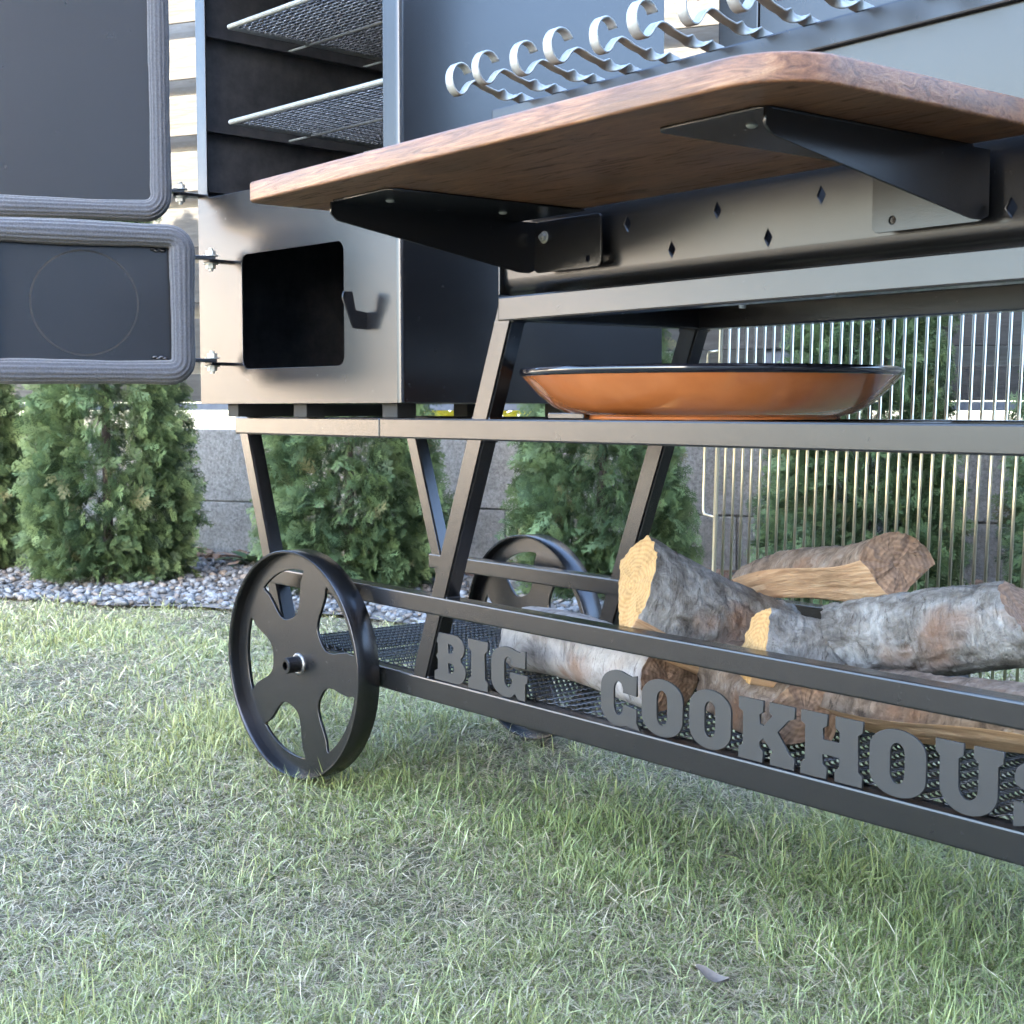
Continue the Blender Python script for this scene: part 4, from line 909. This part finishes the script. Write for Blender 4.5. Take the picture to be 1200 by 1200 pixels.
# ================================================================== FIREWOOD
_tab = np.random.default_rng(99).uniform(-1, 1, (32, 32, 32))
def vnoise(p):
    """smooth value noise, p (...,3)"""
    i0 = np.floor(p).astype(int); f_ = p - i0; f_ = f_ * f_ * (3 - 2 * f_); r = 0
    for dx in (0, 1):
        for dy in (0, 1):
            for dz in (0, 1):
                w_ = (f_[..., 0] if dx else 1 - f_[..., 0]) * (f_[..., 1] if dy else 1 - f_[..., 1]) * (f_[..., 2] if dz else 1 - f_[..., 2])
                r = r + w_ * _tab[(i0[..., 0] + dx) % 32, (i0[..., 1] + dy) % 32, (i0[..., 2] + dz) % 32]
    return r
def log_me(sec, L, seed, nbark, mats, taper=.06, n_l=96, skew=0.0, bark_amp=.0034):
    """sec: closed outline (y,z) list; first nbark edges carry bark, the rest split wood. Axis +X, centred."""
    g = np.random.default_rng(seed); dens = []; kind = []
    for i, p in enumerate(sec):
        q = sec[(i + 1) % len(sec)]; d = math.dist(p, q); k = max(1, int(d / .0045))
        for j in range(k): dens.append((p[0] + (q[0] - p[0]) * j / k, p[1] + (q[1] - p[1]) * j / k)); kind.append(i < nbark)
    dens = np.array(dens); kind = np.array(kind); K = len(dens); c = dens.mean(0); o = g.uniform(0, 30, 3)
    rad = dens - c; rl = np.linalg.norm(rad, axis=1, keepdims=True); nd = rad / rl
    xs = np.linspace(-L / 2, L / 2, n_l); V = []; ph = g.uniform(0, 6.28, 4)
    for i, x in enumerate(xs):
        t = i / (n_l - 1) - .5; sc = 1 - taper * t
        q3 = np.column_stack([np.full(K, x), dens])
        big = vnoise(q3 * np.array([6, 12, 12]) + o) * .0045
        fine_b = vnoise(q3 * np.array([38, 70, 70]) + o) * .45 + vnoise(q3 * np.array([95, 150, 150]) + o) * .55
        plates = np.where(np.abs(vnoise(q3 * np.array([22, 34, 34]) + o + 7)) < .10, -1.2, .25)
        fib = vnoise(q3 * np.array([5, 130, 130]) + o) * .6 + vnoise(q3 * np.array([16, 60, 60]) + o) * .6
        dsp = big + np.where(kind, bark_amp * (fine_b + plates * .45), np.minimum(.0026 * fib, .0016))
        p = c + rad * sc + nd * dsp[:, None] + np.array([.008 * math.sin(x * 9 + ph[1]), .008 * math.sin(x * 11 + ph[2])])
        xo = x + skew * (dens[:, 1] - c[1]) * (2 * abs(t)) 
        if i in (0, n_l - 1): xo = xo + .006 * vnoise(q3 * 45 + o + i) + .003 * vnoise(q3 * 150 + o)
        V.append(np.column_stack([np.broadcast_to(xo, K), p]))
    V = np.concatenate(V); F = []; mi = []
    for i in range(n_l - 1):
        for j in range(K):
            a = i * K + j; b_ = i * K + (j + 1) % K; F.append((a, b_, b_ + K, a + K)); mi.append(0 if kind[j] else 1)
    Vl = [tuple(v) for v in V]; Fl = list(F)
    for e, i in ((0, 0), (1, n_l - 1)):
        ring = [i * K + j for j in range(K)]; cc = V[ring].mean(0); prev = ring; lev = 9
        for q in range(1, lev + 1):
            s_ = 1 - q / (lev + 1); P_ = cc + (V[ring] - cc) * s_; P_[:, 0] += .0035 * vnoise(P_ * np.array([1, 60, 60]) + o) + .002 * vnoise(P_ * np.array([1, 170, 170]) + o)
            st = len(Vl); cur = list(range(st, st + K)); Vl += [tuple(p) for p in P_]
            for j in range(K):
                f4 = (prev[j], prev[(j + 1) % K], cur[(j + 1) % K], cur[j]); Fl.append(f4 if e == 1 else f4[::-1]); mi.append(2)
            prev = cur
        Vl.append(tuple(cc)); ci = len(Vl) - 1
        for j in range(K):
            f3 = (prev[j], prev[(j + 1) % K], ci); Fl.append(f3 if e == 1 else f3[::-1]); mi.append(2)
    me = bpy.data.meshes.new('log'); me.from_pydata(Vl, [], Fl); me.polygons.foreach_set('material_index', mi)
    for m_ in mats: me.materials.append(M[m_])
    me.polygons.foreach_set('use_smooth', [x != 2 for x in mi]); me.update(); return me
def circ(r, n_=20, ry=None): return [(r * math.cos(2 * math.pi * k / n_), (ry or r) * math.sin(2 * math.pi * k / n_)) for k in range(n_)]
def wedge(r, a0, a1, tip=(0, 0), n_=10): return [(r * math.cos(R(a0 + (a1 - a0) * k / n_)), r * math.sin(R(a0 + (a1 - a0) * k / n_))) for k in range(n_ + 1)] + [tip]
def log(sec, L, seed, nb_, mats, p0, p1, roll, label, **k):
    """axis from p0 (-X end) to p1 (+X end)"""
    p0, p1 = Vector(p0), Vector(p1); L = (p1 - p0).length; me = log_me(sec, L, seed, nb_, mats, **k)
    o = link('firewood_log', me); x = (p1 - p0).normalized(); z = (Vector((0, 0, 1)) - x * x.z).normalized(); y = z.cross(x)
    mm = Matrix((x, y, z)).transposed().to_4x4() @ Matrix.Rotation(roll, 4, 'X'); mm.translation = (p0 + p1) / 2; o.matrix_world = mm
    return tag(o, label, 'log', 'firewood logs in the trolley')
log(circ(.066, 24), 0, 1, 24, ['bark_birch', 'split', 'end_brown'], (-2.25, 1.80, .368), (-1.80, 1.765, .366), .4, 'round pale birch log lying behind the gap in the lettering', bark_amp=.0012)
log([(0, .086), (-.035, .066), (-.062, .030), (-.074, -.012), (-.072, -.058), (-.030, -.096), (.068, .036)], 0, 2, 4, ['bark_grey', 'split', 'end_yellow'], (-1.83, 1.70, .528), (-1.76, 2.00, .395), 0, 'split log with a bright yellow cut end tilted up at the left of the pile', taper=.05)
log(wedge(.062, 30, 175, (0.0, -.035)), 0, 3, 10, ['bark_brown', 'split', 'end_brown'], (-1.86, 2.06, .485), (-1.42, 1.90, .578), -.3, 'long split log with brown end on top of the pile, nearest the grate', taper=-.35)
log([(.052, .012), (.03, .048), (0, .062), (-.034, .040), (-.06, .004), (-.045, -.052), (.03, -.05)], 0, 4, 4, ['bark_grey', 'split', 'end_yellow'], (-1.545, 1.70, .455), (-1.375, 1.99, .365), .1, 'grey log with a thin yellow edge in the middle of the pile', skew=.12)
log(circ(.082, 24, .070), 0, 5, 24, ['bark_grey', 'split', 'end_brown'], (-1.45, 1.84, .452), (-1.19, 1.92, .522), .0, 'thick grey barked log with ragged end at the right of the pile', skew=-.5)
log([(.07, .0), (.05, .045), (.0, .062), (-.045, .04), (-.07, -.03), (.03, -.055)], 0, 6, 4, ['bark_brown', 'split', 'end_brown'], (-1.73, 1.86, .365), (-1.45, 1.70, .362), .3, 'brown split log at the bottom of the pile behind the middle letters')
log([(.06, .0), (.045, .036), (.0, .052), (-.045, .036), (-.06, -.02), (.03, -.045)], 0, 7, 4, ['bark_brown', 'split', 'end_brown'], (-1.50, 1.80, .385), (-1.02, 1.745, .405), -.2, 'dark flaky barked log low behind the last visible letters')
log(circ(.05, 20), 0, 8, 20, ['bark_grey', 'split', 'end_brown'], (-2.00, 1.90, .385), (-1.66, 2.00, .40), .2, 'thin grey log half hidden below the yellow-ended log')
